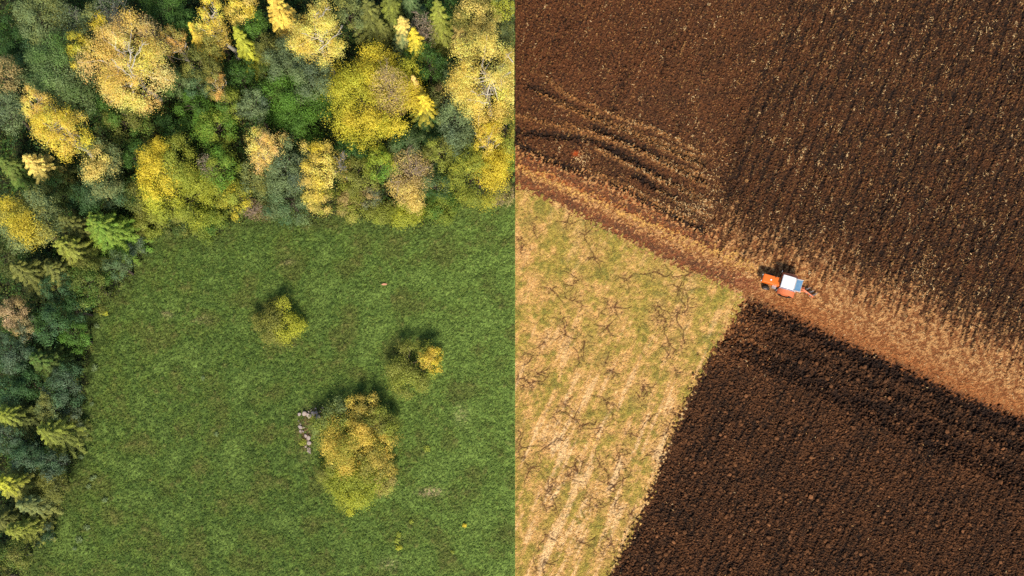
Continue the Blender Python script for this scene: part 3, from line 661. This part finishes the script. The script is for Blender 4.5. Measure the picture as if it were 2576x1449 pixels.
 (852, 402, 24, 't', ('brown', 'gold', .4, 'mix'), 8.5, 'dark bare snag right of the tall pale golden tree', 1.4),
 (959, 414, 40, 'b', ('fresh', 'lime', .5, 'mix'), 7.5, 'vivid lime green tree below the huge yellow-lime tree', 1.1),
 (900, 440, 42, 'b', ('olive', 'yg', .4, 'mix'), 6.5, 'olive tree left of the vivid lime green tree'),
 (890, 380, 38, 'b', ('dgreen', 'green', .4, 'mix'), 6, 'dark green tree at the lower left of the huge yellow-lime tree'),
 (1030, 430, 54, 't', ('pink', 'pgold', .6, 'mix'), 8, 'pinkish tan bare tree at the forest edge'),
 (1030, 482, 48, 'b', ('tan', 'pgold', .5, 'mix'), 5.5, 'gold and tan tree under the pinkish tan bare tree'),
 (1204, 430, 76, 'b', ('yg', 'yellow', .4, 'right'), 8.5, 'wide yellow-green tree with a golden right side by the field border'),
 (1104, 385, 38, 'b', ('olive', 'yg', .4, 'mix'), 7.5, 'olive tree left of the wide yellow-green tree'),
 (1165, 372, 34, 'b', ('ggreen', 'bgrey', .4, 'mix'), 7.5, 'grey-green tree above the wide yellow-green tree'),
 (1020, 355, 44, 'b', ('dgreen', 'ggreen', .5, 'mix'), 6.5, 'dark tree at the lower right of the huge yellow-lime tree'),
 (1100, 462, 40, 'b', ('dgreen', 'ggreen', .5, 'mix'), 5.5, 'dark green tree right of the pinkish tan bare tree'),
 (880, 508, 40, 's', ('yg', 'tan', .4, 'mix'), 2.8, 'yellowish bush at the meadow edge right of the golden trees'),
 (932, 488, 26, 's', ('bgrey', 'tan', .5, 'mix'), 2.8, 'grey dry bush beside the yellowish bush'),
 (1020, 540, 46, 's', ('yg', 'lime', .4, 'mix'), 1.6, 'low lime bush on the meadow edge below the gold and tan tree', .6),
 (1110, 520, 42, 's', ('yg', 'green', .4, 'mix'), 2.0, 'low green bush left of the wide yellow-green tree'),
 (950, 530, 40, 's', ('olive', 'yg', .5, 'mix'), 1.6, 'low olive bush on the meadow edge between yellowish and lime bushes', .7),
 (1276, 400, 34, 'b', ('fresh', 'yg', .4, 'mix'), 7, 'fresh green tree at the field border above the meadow', 1.3),
 (1262, 480, 34, 's', ('olive', 'pink', .4, 'mix'), 2.2, 'low olive bush in the corner of meadow and field border'),
 (665, 525, 30, 's', ('brown', 'olive', .5, 'mix'), 2.0, 'low brownish bush left of the grey-green edge tree'),
 (545, 545, 30, 's', ('yg', 'dgreen', .4, 'mix'), 2.0, 'low yellow-green bush under the dark-branched tree'),
 # shrubs standing in the meadow
 (700, 816, 56, 'b', ('olive', 'lime', .42, 'right'), 3.0, 'lone yellowish bush in the middle of the meadow', 1.0),
 (1034, 928, 62, 'b', ('yg', 'olive', .5, 'mix'), 3.0, 'dark olive bush with a yellow flank on the right side of the meadow', 1.05),
 (1084, 902, 27, 'b', ('gold', 'yellow', .4, 'mix'), 3.5, 'small golden bush against the dark olive meadow bush'),
 (922, 1036, 44, 'b', ('olive', 'gold', .38, 'mix'), 3.6, 'olive-gold small tree at the top of the meadow thicket'),
 (844, 1070, 56, 'b', ('yg', 'ggreen', .5, 'mix'), 3.0, 'dull grey-olive bush beside the heap of stones'),
 (885, 1122, 78, 'b', ('gold', 'yg', .38, 'mix'), 4.2, 'broad golden tree in the middle of the meadow thicket', .8),
 (958, 1080, 46, 'b', ('olive', 'yg', .4, 'mix'), 4.0, 'olive tree on the right flank of the meadow thicket'),
 (945, 1165, 46, 'b', ('olive', 'gold', .4, 'mix'), 3.8, 'olive and gold tree at the lower right of the meadow thicket'),
 (890, 1218, 68, 's', ('yg', 'lime', .3, 'mix'), 2.8, 'wide lime green bush at the bottom of the meadow thicket', .75),
 (850, 1178, 44, 's', ('olive', 'yg', .4, 'mix'), 3.2, 'olive bush at the lower left of the meadow thicket'),
 (970, 1215, 30, 's', ('yg', 'tan', .4, 'mix'), 2.4, 'small yellowish bush at the right end of the lime green bush'),
]
SKIP_SHADE = []
for t in T:
    px, py, r_, kd, pal, h_, lab = t[:7]; asp = t[7] if len(t) > 7 else 1.0
    inmead = py > 760 and px > 600
    cat = {'s': 'bush'}.get(kd, 'tree')
    grp = 'bushes and trees standing in the meadow' if inmead else 'trees and bushes of the forest'
    build_tree(px, py, r_, kd, pal, h_, lab, cat, grp, asp)

# dead white top of the golden birch and pale branches of the golden giant are carved wood of their own trees
def add_limbs(label, spec, mat):
    root = next(o for o in S.objects if o.get('label') == label)
    rng = np.random.default_rng(5); bx, by = root.location.x, root.location.y
    for (a, b, za, zb, r0) in spec:
        pa = (*at(*a, za), za); pb = (*at(*b, zb), zb)
        ln = bend(rng, pa, pb, 6, .05) - np.array([bx, by, .55]); L = [(ln, np.linspace(r0 * .8, r0 * .25, 6))]
        for q in range(7):
            p0 = ln[rng.integers(2, 6)]; d = unit(np.array(pb) - np.array(pa) + rng.normal(0, 1.3, 3) * .8)
            L.append((bend(rng, p0, p0 + d * rng.uniform(.4, .9), 4, .1), np.linspace(r0 * .35, .012, 4)))
        L = [(p, q) for p, q in L if (p[:, 0] + bx < SEAM - .1).all()]
        if L:
            V, F = tubes(L, 5); mesh_from('limb', V, F, mat, root, smooth_on=True)
add_limbs('pale golden birch carrying a dead white top', [((790, 72), (792, 30), 10, 12.3, .10), ((790, 60), (815, 10), 11, 14, .08), ((812, 100), (766, 78), 11, 11.8, .06), ((800, 120), (850, 75), 11, 12, .05)], M['birch_bark'])
add_limbs('golden giant birch trimmed flat at the field border', [((1284, 176), (1262, 190), 12, 12.6, .09), ((1290, 150), (1272, 130), 12, 13, .07), ((1262, 185), (1215, 178), 12.4, 13, .05), ((1240, 232), (1200, 232), 11.8, 12.4, .05), ((1230, 255), (1190, 245), 11.5, 12.2, .05)], M['birch_bark'])
add_limbs('tall peach orange birch with pale trunk, largest of the birches', [((330, 250), (322, 150), 9, 13.0, .14), ((326, 165), (352, 95), 12.6, 14, .06), ((322, 150), (318, 100), 13, 14.2, .06), ((326, 190), (290, 160), 12, 13, .05)], M['birch_bark'])

# ------------------------------------------------------------------ undergrowth, grass, weeds
rng = np.random.default_rng(11)
def scatter(n, x0, x1, y0, y1): return rng.uniform(x0, x1, n), rng.uniform(y0, y1, n)
x, y = scatter(52000, -57, SEAM - .2, -34, 34)
px_, py_ = 1288 + x * PPM, 724.5 - y * PPM
de = seg_dist(px_, py_, EDGE)
ok = in_poly(px_ + rng.normal(0, 5, len(x)), py_ + rng.normal(0, 6, len(x)), FOREST) & (px_ > -90) & (py_ > -260)
x, y, de = x[ok], y[ok], de[ok]
lm = sample_l(l_mid, x, y); ls = sample_l(l_sm, x, y)
hgt = np.clip(.25 + .55 * (lm + .6 * ls + 1.0), .08, 2.2) * smooth(0, 50, de) + .12
per = 7
P = np.stack([x, y, hgt * rng.uniform(.6, 1.05, len(x))], -1)
base = mixc(np.broadcast_to(PAL['green'], (len(x), 3)), PAL['dgreen'], smooth(-.8, .8, lm))
base = mixc(base, PAL['yg'], smooth(70, 0, de) * .55 * (rng.random(len(x)) * .6 + .4)); base = mixc(base, PAL['olive'], (rng.random(len(x)) < .22) * .7)
P = np.repeat(P, per, 0) + rng.normal(0, .17, (len(P) * per, 3)) * [1, 1, .6]
P = P[:, :]; Cc = np.repeat(base, per, 0) * rng.uniform(.75, 1.25, (len(P), 1))
ok = (P[:, 0] < SEAM - .1) & (P[:, 2] > .03); P, Cc = P[ok], Cc[ok]
V = leaf_verts(rng, P, rng.normal(0, .6, P.shape) + [0, 0, .9], rng.uniform(.11, .22, len(P)), .6)
tag(mesh_from('undergrowth', V, quads(len(P)), M['leaf'], colour=np.repeat(Cc, 4, 0)), 'dense green undergrowth covering the forest floor between trunks', 'undergrowth', kind='stuff')

x, y = scatter(62000, -55, SEAM - .05, -32, 12)
px_, py_ = 1288 + x * PPM, 724.5 - y * PPM
ok = ~in_poly(px_, py_, FOREST) & (px_ > 0)
x, y = x[ok], y[ok]; nt_ = len(x); per = 6
tuft = rng.lognormal(0, .18, (nt_, 1)) * (1 + .3 * (rng.random((nt_, 1)) < .05)); yel = (rng.random(nt_) < .10) * rng.random(nt_)
cc = mixc(sample_l(CM, x, y) * tuft, lin(150, 156, 66), yel * .6)
hz = rng.uniform(.04, .16, nt_); rad_ = np.repeat(rng.uniform(.04, .12, (nt_, 1)), per, 0)
P = np.repeat(np.stack([x, y, hz + sample_l(ZL, x, y)], -1), per, 0); off = rng.normal(0, 1, P.shape)
P = P + off * rad_ * [1, 1, .4]; Cc = np.repeat(cc, per, 0) * rng.uniform(.88, 1.12, (len(P), 1))
ok = P[:, 0] < SEAM - .05; P, Cc, off = P[ok], Cc[ok], off[ok]; x = P
V = leaf_verts(rng, P, unit(off) * .6 + [0, 0, .8] + rng.normal(0, .25, P.shape), rng.uniform(.08, .16, len(P)), .5)
tag(mesh_from('grass', V, quads(len(x)), M['grass'], colour=np.repeat(np.clip(Cc, .003, .8), 4, 0)), 'mown green meadow grass in front of the forest edge', 'grass', kind='stuff')

def weed(px, py, r, col, label, group, name='weed_plant'):
    q = np.random.default_rng(int(px * 3 + py)); root_n = int(150 * (r / .5) ** 2) + 80
    d = unit(q.standard_normal((root_n, 3))); P = d * np.array([r, r, .22]) * q.uniform(.05, .9, (root_n, 1)) + [0, 0, .2]
    c = PAL[col] * 1.15 * q.uniform(.75, 1.25, (root_n, 1))
    V = leaf_verts(q, P, d * .5 + [0, 0, .7] + q.normal(0, .4, P.shape), q.uniform(.09, .2, root_n), .6)
    o = mesh_from(name, V, quads(root_n), M['leaf'], colour=np.repeat(c, 4, 0)); o.location = (gx(px), gy(py), 0)
    tag(o, label, 'weed', group)
for px, py, r_, c_ in ((1003, 1345, .35, 'yg'), (999, 1360, .35, 'yg'), (1034, 1313, .3, 'yg'), (1139, 1388, .25, 'yg'), (881, 1289, .55, 'lime'), (1074, 1128, .45, 'yg')):
    weed(px, py, r_, c_, 'low yellow-green weed tuft in the grass below and right of the meadow thicket', 'yellow-green weed tufts near the thicket')
weed(1004, 1378, .4, 'lime', 'single large yellowish weed tuft low in the meadow below the thicket', None)
weed(1169, 1322, .28, 'yellow', 'small yellow weed tuft alone in the lower right of the meadow', None)
weed(762, 1112, .5, 'yg', 'lime weed tuft at the foot of the stone heap', None)
for px, py, r_ in ((256, 787, .35), (268, 789, .3), (252, 780, .25)):
    weed(px, py, r_, 'lime', 'yellow-green weed tuft just inside the left meadow corner', 'yellow-green weeds at the meadow corner')
for px, py, r_ in ((245, 820, .35), (240, 925, .45), (232, 1017, .3), (215, 1080, .3), (217, 1098, .35), (225, 1224, .35), (232, 1204, .3), (265, 1257, .35), (220, 1327, .4), (200, 1357, .45), (205, 1150, .3), (240, 1200, .25), (512, 952, .25), (545, 1092, .3), (190, 1380, .25)):
    weed(px, py, r_, 'ggreen', 'pale grey-green weed tuft growing in the left part of the meadow', 'pale weeds along the left of the meadow')

# ------------------------------------------------------------------ stones
def stone_mesh(seed):
    q = np.random.default_rng(seed); bm = bmesh.new(); bmesh.ops.create_icosphere(bm, subdivisions=2, radius=1)
    ax = unit(q.standard_normal((5, 3))); am = q.uniform(.5, .85, 5)
    for v in bm.verts:
        p = np.array(v.co)
        for a, m_ in zip(ax, am):
            t = p @ a
            if t > m_: p = p - a * (t - m_)
        v.co = p * np.array([1.15, .9, .65]) * (1 + q.normal(0, .02))
    me = bpy.data.meshes.new('stone'); bm.to_mesh(me); bm.free(); return me
SM = [stone_mesh(i) for i in range(5)]
for m_ in SM: m_.materials.append(M['stone'])
rng = np.random.default_rng(31)
spots = [(rng.normal(788, 16), rng.normal(1044, 9)) for i in range(34)] + [(rng.normal(757, 4), rng.normal(1072, 8)) for i in range(8)] + [(rng.normal(776, 6), rng.normal(1130, 9)) for i in range(10)] + [(rng.normal(770, 7), rng.normal(1100, 10)) for i in range(5)]
for i, (px, py) in enumerate(spots):
    o = bpy.data.objects.new('stone', SM[i % 5]); COL.objects.link(o); s = .06 + .22 * rng.random() ** 1.8
    o.location = (gx(px), gy(py), s * .45 + rng.uniform(0, .25) * (i < 34)); o.scale = (s, s, s); o.rotation_euler = rng.uniform(-.4, .4, 3) + [0, 0, rng.uniform(0, 6)]
    tag(o, 'pale grey fieldstone in the heap on the left side of the meadow thicket', 'stone', 'fieldstones heaped beside the thicket')
me = SM[1].copy(); me.materials.clear(); me.materials.append(M['rust_stone'])
o = bpy.data.objects.new('stone', me); COL.objects.link(o); o.scale = (.30, .15, .15); o.location = (gx(966), gy(715), .12)
tag(o, 'single rusty orange stone lying alone in the upper meadow', 'stone')

# ------------------------------------------------------------------ field litter: clods, straw, dry grass
rng = np.random.default_rng(41)
bm = bmesh.new(); bmesh.ops.create_icosphere(bm, subdivisions=1, radius=1)
ico_v = np.array([v.co[:] for v in bm.verts]); ico_f = np.array([[v.index for v in f.verts] for f in bm.faces]); bm.free()
def clods(name, n, mask, smin, smax, label, dark):
    x, y = scatter(n, SEAM + .2, 57, -34, 34); ok = sample(mask, x, y) & (sample(n_mid + .6 * n_pat, x, y) > rng.normal(0, .8, n)); x, y = x[ok], y[ok]; n = len(x)
    mv = rng.random(n) < .18; base0 = sample(C, x, y); x = x + mv * rng.normal(0, .5, n); y = y + mv * rng.normal(0, .5, n); x = np.maximum(x, SEAM + .3)
    s = smin + (smax - smin) * rng.random(n) ** 3
    base = (base0 * .5 + lin(108, 70, 42) * .5) * rng.uniform(.6, 1.5, (n, 1)) * dark
    sc = s[:, None, None] * rng.uniform(.6, 1.25, (n, 1, 3)) * [1, 1, .75]
    V = ico_v[None] * (1 + rng.normal(0, .16, (n, len(ico_v), 1))) * sc
    a = rng.uniform(0, 6.28, n); c, s_ = np.cos(a)[:, None], np.sin(a)[:, None]
    V = np.stack([V[..., 0] * c - V[..., 1] * s_, V[..., 0] * s_ + V[..., 1] * c, V[..., 2]], -1)
    V += np.stack([x, y, sample(Z, x, y) + s * .2], -1)[:, None]
    F = (ico_f[None] + np.arange(n)[:, None, None] * len(ico_v)).reshape(-1, 3)
    tag(mesh_from(name, V.reshape(-1, 3), F, M['clod'], colour=np.repeat(base, len(ico_v), 0)), label, 'soil clods', kind='stuff')
clods('soil_clods', 34000, upf & (fur_line < .45), .05, .16, 'small brown soil clods over the upper ploughed field', 1.0)
clods('soil_clods', 60000, lowf & (r_low < .22) & (fur_low < .6), .06, .22, 'coarse brown soil clods over the lower ploughed field', 1.0)

def strands(name, x, y, col, lmin, lmax, wid, mat, label, cat, tilt=.35, base_z=.03, adir=None, spread=3.2):
    n = len(x); a = rng.uniform(0, 6.28, n) if adir is None else adir + rng.normal(0, spread, n)
    L = rng.uniform(lmin, lmax, n); ti = rng.normal(0, tilt, n)
    d = np.stack([np.cos(a) * np.cos(ti), np.sin(a) * np.cos(ti), np.abs(np.sin(ti))], -1)
    P = np.stack([x, y, sample(Z, x, y) + base_z], -1); P[:, 2] += np.abs(np.sin(ti)) * L * .5
    V = leaf_verts(rng, P, rng.normal(0, .4, P.shape) + [0, -.1, 1], L, wid / ((lmin + lmax) * .5), d)
    return mesh_from(name, V, quads(n), mat, colour=np.repeat(np.clip(col, .003, .85), 4, 0))
# where straw lies
rows_s = r_rows * fan * smooth(1460, 1660, PX + n_mid * 40) * 1.1 + r_rows * fan * .5 * smooth(-.4, .9, n_mid)
edge_v = smooth(34, 6, seg_dist(qx, qy, [(1800, 370), (1800, 440), (1796, 520), (1770, 575)])) * .22
clump = np.exp(-(((PX - 1463) / 15) ** 2 + ((PY - 400) / 11) ** 2)) * 2 + np.exp(-(((PX - 1740) / 40) ** 2 + ((PY - 525) / 22) ** 2)) * .9
st_d = np.where(stub, (.05 + .36 * smooth(-.4, 1.5, .7 * n_rag + 1.0 * n_mid + .3 * n_big)) * (.25 + .75 * smooth(20, 110, low_edge + 200 * smooth(1900, 1860, PX))) + m_mid * .25 * smooth(-.6, .6, n_rag2), 0) * np.where(m_low + m_up > .5, .3, 1)
fing = smooth(-70, -5, dA) * smooth(1840, 1950, PX) * smooth(-.2, 1.6, .5 * n_fur + .5 * n_fur2 + .6 * n_rag) * .32
dead_s = smooth(30, 8, seg_dist(qx, qy, [(2292, 742), (2310, 690), (2335, 620)])) * smooth(14, 5, np.abs(seg_dist(qx, qy, [(2300, 760), (2340, 620)]))) * .8
sparse = .010 + .03 * smooth(1.3, 2.2, n_fur + .3 * n_mid) + .10 * smooth(1.2, 2.2, n_rag2 + .4 * n_fur2)
up_d = np.where(upf, np.clip(rows_s * 1.2 * smooth(-.5, .9, n_rag + .4 * n_sm) + edge_v + clump + fing + dead_s + sparse, 0, 1), 0)
lo_d = np.where(lowf, .006 + rag_top * .5 * smooth(0, 1, n_rag), 0)
dens = st_d + up_d + lo_d
x, y = scatter(300000, SEAM + .25, 54, -31, 31)
ok = sample(dens, x, y) > rng.random(len(x)) ** 1.0; x, y = x[ok], y[ok]
nh = 620; hx, hy = scatter(nh * 4, SEAM + .5, 54, -12, 31); ok = sample(upf, hx, hy) & (sample(n_mid, hx, hy) > rng.normal(-.1, .8, nh * 4)) & (rng.random(nh * 4) < .3 + .5 * (hx > 25)); hx, hy = hx[ok][:nh], hy[ok][:nh]
k_ = rng.integers(4, 13, len(hx)); lon = rng.normal(0, .22, k_.sum()) * np.repeat(rng.lognormal(0, .5, len(hx)), k_); lat = rng.normal(0, .07, k_.sum())
fx, fy = math.cos(FURROW), math.sin(FURROW)
n_heap = k_.sum(); x = np.concatenate([x, np.repeat(hx, k_) + lon * fx - lat * fy]); y = np.concatenate([y, np.repeat(hy, k_) + lon * fy + lat * fx])
t = rng.random(len(x))
col = mixc(np.broadcast_to(lin(206, 154, 92), (len(x), 3)), lin(236, 204, 150), t ** 2)
rw_ = np.clip(sample(rows_s + clump, x, y), 0, 1); col = mixc(col, lin(168, 108, 60), (rng.random(len(x)) < .46 * (1 - rw_)) * .85); col[-n_heap:] = mixc(np.broadcast_to(lin(200, 150, 88), (n_heap, 3)), lin(240, 206, 150), rng.random(n_heap)); col = mixc(col, lin(240, 206, 150), rw_ * .6 * rng.random(len(x)))
mm = sample(m_mid, x, y); col = mixc(col, lin(220, 174, 88), mm * .8)
hf = (sample(np.clip(fing * 2, 0, 1), x, y) > .3)
inrow = sample(fan * np.clip(r_rows, 0, 1), x, y) > .2
ad = np.where(inrow, -.48 + rng.normal(0, .5, len(x)), 0) + np.where(inrow, 0, 1) * np.where(hf, FURROW, rng.uniform(0, 6.28, len(x)))
o = strands('straw', x, y, col * .88, .07, .34, .042, M['straw'], '', '', adir=ad, spread=.7, tilt=.12, base_z=.025)
tag(o, 'loose golden straw strewn over the stubble strip, the track and the furrows', 'straw', kind='stuff')
x, y = scatter(300000, SEAM + .03, 24, -31, 11.5)
ok = sample(past, x, y) & (sample(trail, x, y) < .08); ok &= sample(np.clip(.8 + .25 * n_mid - .45 * hub_soft, .2, 1), x, y) > rng.random(len(x)); x, y = x[ok], y[ok]
col = sample(C_pa, x, y) * rng.uniform(.78, 1.30, (len(x), 1)) * 1.05
o = strands('dry_grass', x, y, col, .05, .14, .035, M['grass'], '', '', tilt=.7, base_z=.02)
tag(o, 'short dry yellowish grass covering the pasture', 'grass', kind='stuff')

# ------------------------------------------------------------------ tractor and plough
P_OR = plain_mat('orange_paint', (.86, .17, .015), .42, dirt=(.62, .15, .03), dscale=4, dlo=.5, dhi=.9)
P_FE = plain_mat('faded_orange_paint', (.80, .20, .07), .5, dirt=(.55, .17, .07), dscale=5, dlo=.45, dhi=.85)
P_WH = plain_mat('white_roof_paint', (.82, .81, .80), .5, dirt=(.70, .68, .64), dscale=3, dlo=.55, dhi=.9)
P_GL = plain_mat('blue_tinted_glass', (.14, .29, .45), .2, spec=.5, dirt=(.24, .38, .50), dscale=3)
P_RB = plain_mat('black_rubber', (.025, .024, .023), .85, spec=.2, dirt=(.09, .06, .04), dscale=9)
P_DK = plain_mat('dark_metal', (.05, .048, .045), .6, spec=.4, dirt=(.10, .07, .05))
P_SI = plain_mat('bare_steel', (.55, .56, .58), .35, metal=.7, dirt=(.35, .30, .26))
P_LT = plain_mat('lamp_glass', (.75, .75, .70), .15)
class MB:
    def __init__(s): s.bm = bmesh.new()
    def box(s, c, d, rot=None, taper=None):
        r = bmesh.ops.create_cube(s.bm, size=1.0)
        for v in r['verts']:
            t = v.co.copy()
            k = taper if (taper and t.z > 0) else (1, 1)
            p = Vector((t.x * d[0] * k[0], t.y * d[1] * k[1], t.z * d[2]))
            v.co = (Matrix.Rotation(rot[1], 3, rot[0]) @ p if rot else p) + Vector(c)
        return s
    def cyl(s, a, b, r1, r2=None, n=14):
        a, b = Vector(a), Vector(b); d = b - a
        m = Matrix.Translation((a + b) / 2) @ d.to_track_quat('Z', 'Y').to_matrix().to_4x4()
        bmesh.ops.create_cone(s.bm, cap_ends=True, segments=n, radius1=r1, radius2=r1 if r2 is None else r2, depth=d.length, matrix=m); return s
    def prism(s, prof, y0, y1):                    # profile in x,z pulled along y
        a = [s.bm.verts.new((x, y0, z)) for x, z in prof]; b = [s.bm.verts.new((x, y1, z)) for x, z in prof]
        n = len(prof); s.bm.faces.new(a); s.bm.faces.new(b[::-1])
        for i in range(n): s.bm.faces.new((a[i], b[i], b[(i + 1) % n], a[(i + 1) % n]))
        return s
    def torus(s, c, R, r, width, n=28):           # tyre around the y axis with lugs
        prof = [(-width / 2, R * .62), (-width / 2, R * .90), (-width * .32, R), (width * .32, R), (width / 2, R * .90), (width / 2, R * .62)]
        rings = []
        for i in range(n):
            a = i / n * 2 * math.pi; k = 1.0 if i % 2 else .955
            rings.append([s.bm.verts.new((c[0] + rr * (k if rr > R * .9 else 1) * math.cos(a), c[1] + yy, c[2] + rr * (k if rr > R * .9 else 1) * math.sin(a))) for yy, rr in prof])
        for i in range(n):
            A, B = rings[i], rings[(i + 1) % n]
            for j in range(len(prof) - 1): s.bm.faces.new((A[j], A[j + 1], B[j + 1], B[j]))
        return s
    def build(s, name, mat, parent, bevel=0, label=None):
        bmesh.ops.recalc_face_normals(s.bm, faces=s.bm.faces)
        me = bpy.data.meshes.new(name); s.bm.to_mesh(me); s.bm.free(); me.materials.append(mat)
        o = bpy.data.objects.new(name, me); COL.objects.link(o); o.parent = parent
        if bevel:
            b = o.modifiers.new('bevel', 'BEVEL'); b.width = bevel; b.segments = 3; b.limit_method = 'ANGLE'
        if label: o['label'] = label
        return o
HEAD = math.atan2(.284, -.959)
tr_xy = at(1984, 711, 2.3)
tr = empty('tractor', (*tr_xy, -.02), HEAD)      # +x is forward, the cab stands over the origin
tag(tr, 'orange tractor with white cab roof turning at the end of the ploughed field', 'tractor')
MB().box((1.1, 0, .75), (2.2, .42, .42)).box((1.7, 0, .55), (.5, .5, .35)).box((-.3, 0, .8), (1.2, .6, .5)).build('chassis', P_DK, tr, .03)
hood = MB().prism([(.62, .95), (2.42, .95), (2.49, 1.1), (2.45, 1.5), (2.33, 1.58), (.62, 1.68)], -.41, .41).build('hood', P_OR, tr, .07)
MB().box((2.475, 0, 1.22), (.04, .56, .42)).build('grille', P_DK, hood, .01)
MB().cyl((1.62, .06, 1.60), (1.62, .06, 1.70), .085).build('radiator_cap', P_WH, hood)
MB().cyl((1.25, -.30, 1.55), (1.25, -.30, 2.25), .045).build('exhaust_pipe', P_DK, tr)
MB().cyl((1.7, -.68, .42), (1.7, .68, .42), .06).build('front_axle', P_DK, tr)
for s_ in (-1, 1):
    wh = MB().torus((1.7, s_ * .68, .40), .40, .1, .22, 24).build('front_wheel', P_RB, tr)
    MB().cyl((1.7, s_ * .60, .40), (1.7, s_ * .79, .40), .25, .20).build('rim', P_SI, wh)
    wh = MB().torus((-.22, s_ * .78, .80), .80, .1, .42, 36).build('rear_wheel', P_RB, tr)
    MB().cyl((-.22, s_ * .66, .80), (-.22, s_ * .93, .80), .50, .42, 20).build('rim', P_FE, wh)
    # arched mudguard over the rear wheel
    f = MB(); N_ = 12; pr = []
    for i in range(N_ + 1):
        a = math.radians(22 + 136 * i / N_); pr.append((-.22 + .93 * math.cos(a), .80 + .90 * math.sin(a)))
    pin = [(-.22 + (x + .22) * .95, .80 + (z - .80) * .95) for x, z in pr]
    y0, y1 = (s_ * .54, s_ * 1.08) if s_ > 0 else (s_ * 1.08, s_ * .54)
    for i in range(N_): f.prism([pr[i], pr[i + 1], pin[i + 1], pin[i]], y0, y1)
    bmesh.ops.remove_doubles(f.bm, verts=f.bm.verts, dist=.001)
    f.build('mudguard', P_FE, tr, 0)
    MB().cyl((2.47, s_ * .30, 1.32), (2.53, s_ * .30, 1.32), .085).build('headlight', P_LT, tr)
    m_ = MB().cyl((.62, s_ * .60, 1.75), (.86, s_ * .92, 1.95), .018, n=6).build('mirror', P_DK, tr)
    MB().box((.87, s_ * .95, 1.98), (.05, .16, .26)).build('mirror_glass', P_SI, m_, .01)
# cab: lower body, posts, panes, roof and the sloping rear window
MB().box((-.02, 0, 1.28), (1.15, 1.02, .60)).build('cab_body', P_FE, tr, .04)
posts = MB()
for cx, ty in ((.60, .56), (-.10, .56)):
    for s_ in (-1, 1): posts.cyl((cx, s_ * ty, 1.5), (cx - .02, s_ * ty, 2.38), .04, n=8)
for s_ in (-1, 1): posts.cyl((-.98, s_ * .54, 1.62), (-.80, s_ * .56, 2.28), .04, n=8)
posts.build('cab_post', P_WH, tr)
MB().box((.60, 0, 1.96), (.02, 1.04, .72)).build('windscreen', P_GL, tr)
for s_ in (-1, 1): MB().prism([(.54, 1.6), (-.90, 1.64), (-.80, 2.30), (.54, 2.34)], s_ * .56 - .01, s_ * .56 + .01).build('side_window', P_GL, tr)
roof = MB().prism([(.70, 2.36), (.70, 2.42), (.62, 2.47), (-.50, 2.47), (-.60, 2.43), (-.60, 2.36)], -.62, .62).build('cab_roof', P_WH, tr, .03)
# rear window panel slopes down behind the roof
a0, a1 = Vector((-.60, 0, 2.42)), Vector((-1.36, 0, 2.20)); dv = (a1 - a0).normalized(); ang = math.atan2(-dv.z, -dv.x)
mid = (a0 + a1) / 2; L_ = (a1 - a0).length
fr = MB()
for s_ in (-1, 1): fr.box(mid + Vector((0, s_ * .58, 0)), (L_, .10, .06), ('Y', ang))
fr.box(a0 + dv * .05, (.09, 1.06, .06), ('Y', ang)).box(a1 - dv * .05, (.09, 1.06, .06), ('Y', ang))
P_FR = plain_mat('pale_frame_paint', (.62, .55, .50), .5, dirt=(.5, .36, .27))
rw = fr.build('rear_window_frame', P_FR, tr, .015)
MB().box(mid, (L_ - .14, 1.06, .03), ('Y', ang)).build('rear_window', P_GL, rw)
MB().box((-.95, 0, 1.62), (.62, .92, .55), ('Y', .18)).build('rear_panel', P_FE, tr, .03)
MB().box((1.05, .52, .92), (.46, .26, .30)).build('toolbox', P_SI, tr, .02)
MB().cyl((.42, .70, .75), (.85, .66, .42), .03, n=8).box((.62, .66, .55), (.34, .20, .03)).build('step', P_DK, tr)
MB().cyl((.62, .45, 1.62), (.45, .45, 1.86), .02, n=6).build('steering_column', P_DK, tr)
for s_ in (-1, 1):
    MB().cyl((-1.0, s_ * .34, .95), (-1.85, s_ * .16 - .12, .80), .055, n=8).build('lift_arm', P_FE, tr)
MB().cyl((-1.05, .0, 1.35), (-1.9, -.10, 1.05), .045, n=8).build('top_link', P_FE, tr)

pl = empty('plough', tr.matrix_world.translation, HEAD); pl.location = (*tr_xy, -.02)
tag(pl, 'orange mounted plough with steel shares hitched behind the tractor', 'plough')
MB().cyl((-1.86, .05, .82), (-1.86, -.40, .82), .05, n=8).cyl((-1.88, -.15, 1.08), (-1.88, -.15, .80), .04, n=8).cyl((-1.86, -.15, .84), (-3.0, .25, .78), .065, n=8).cyl((-1.88, .0, .84), (-2.5, .08, .80), .045, n=8).build('beam', P_FE, pl)
for i, (bx, by) in enumerate(((-2.15, -.08), (-2.62, .10), (-3.02, .26))):
    leg = MB().box((bx, by, .50), (.10, .06, .62)).build('share_leg', P_FE, pl, .01)
    mb = MB(); pr = []
    for k in range(7):
        t = k / 6; pr.append((bx + .28 - .62 * t, by - .08 - .34 * t * t, .12 + .06 * t))
    for k in range(6):
        (x0, y0, z0), (x1, y1, z1) = pr[k], pr[k + 1]
        vs_ = [mb.bm.verts.new(c) for c in ((x0, y0, z0), (x1, y1, z1), (x1 - .05, y1 - .16, z1 + .42), (x0 - .05, y0 - .06, z0 + .34))]
        mb.bm.faces.new(vs_)
    bmesh.ops.remove_doubles(mb.bm, verts=mb.bm.verts, dist=.002)
    o = mb.build('mouldboard', P_SI, leg); so_ = o.modifiers.new('thickness', 'SOLIDIFY'); so_.thickness = .02
MB().cyl((-1.45, -.62, 1.0), (-1.45, -.62, .4), .02, n=6).build('check_chain', P_DK, pl)
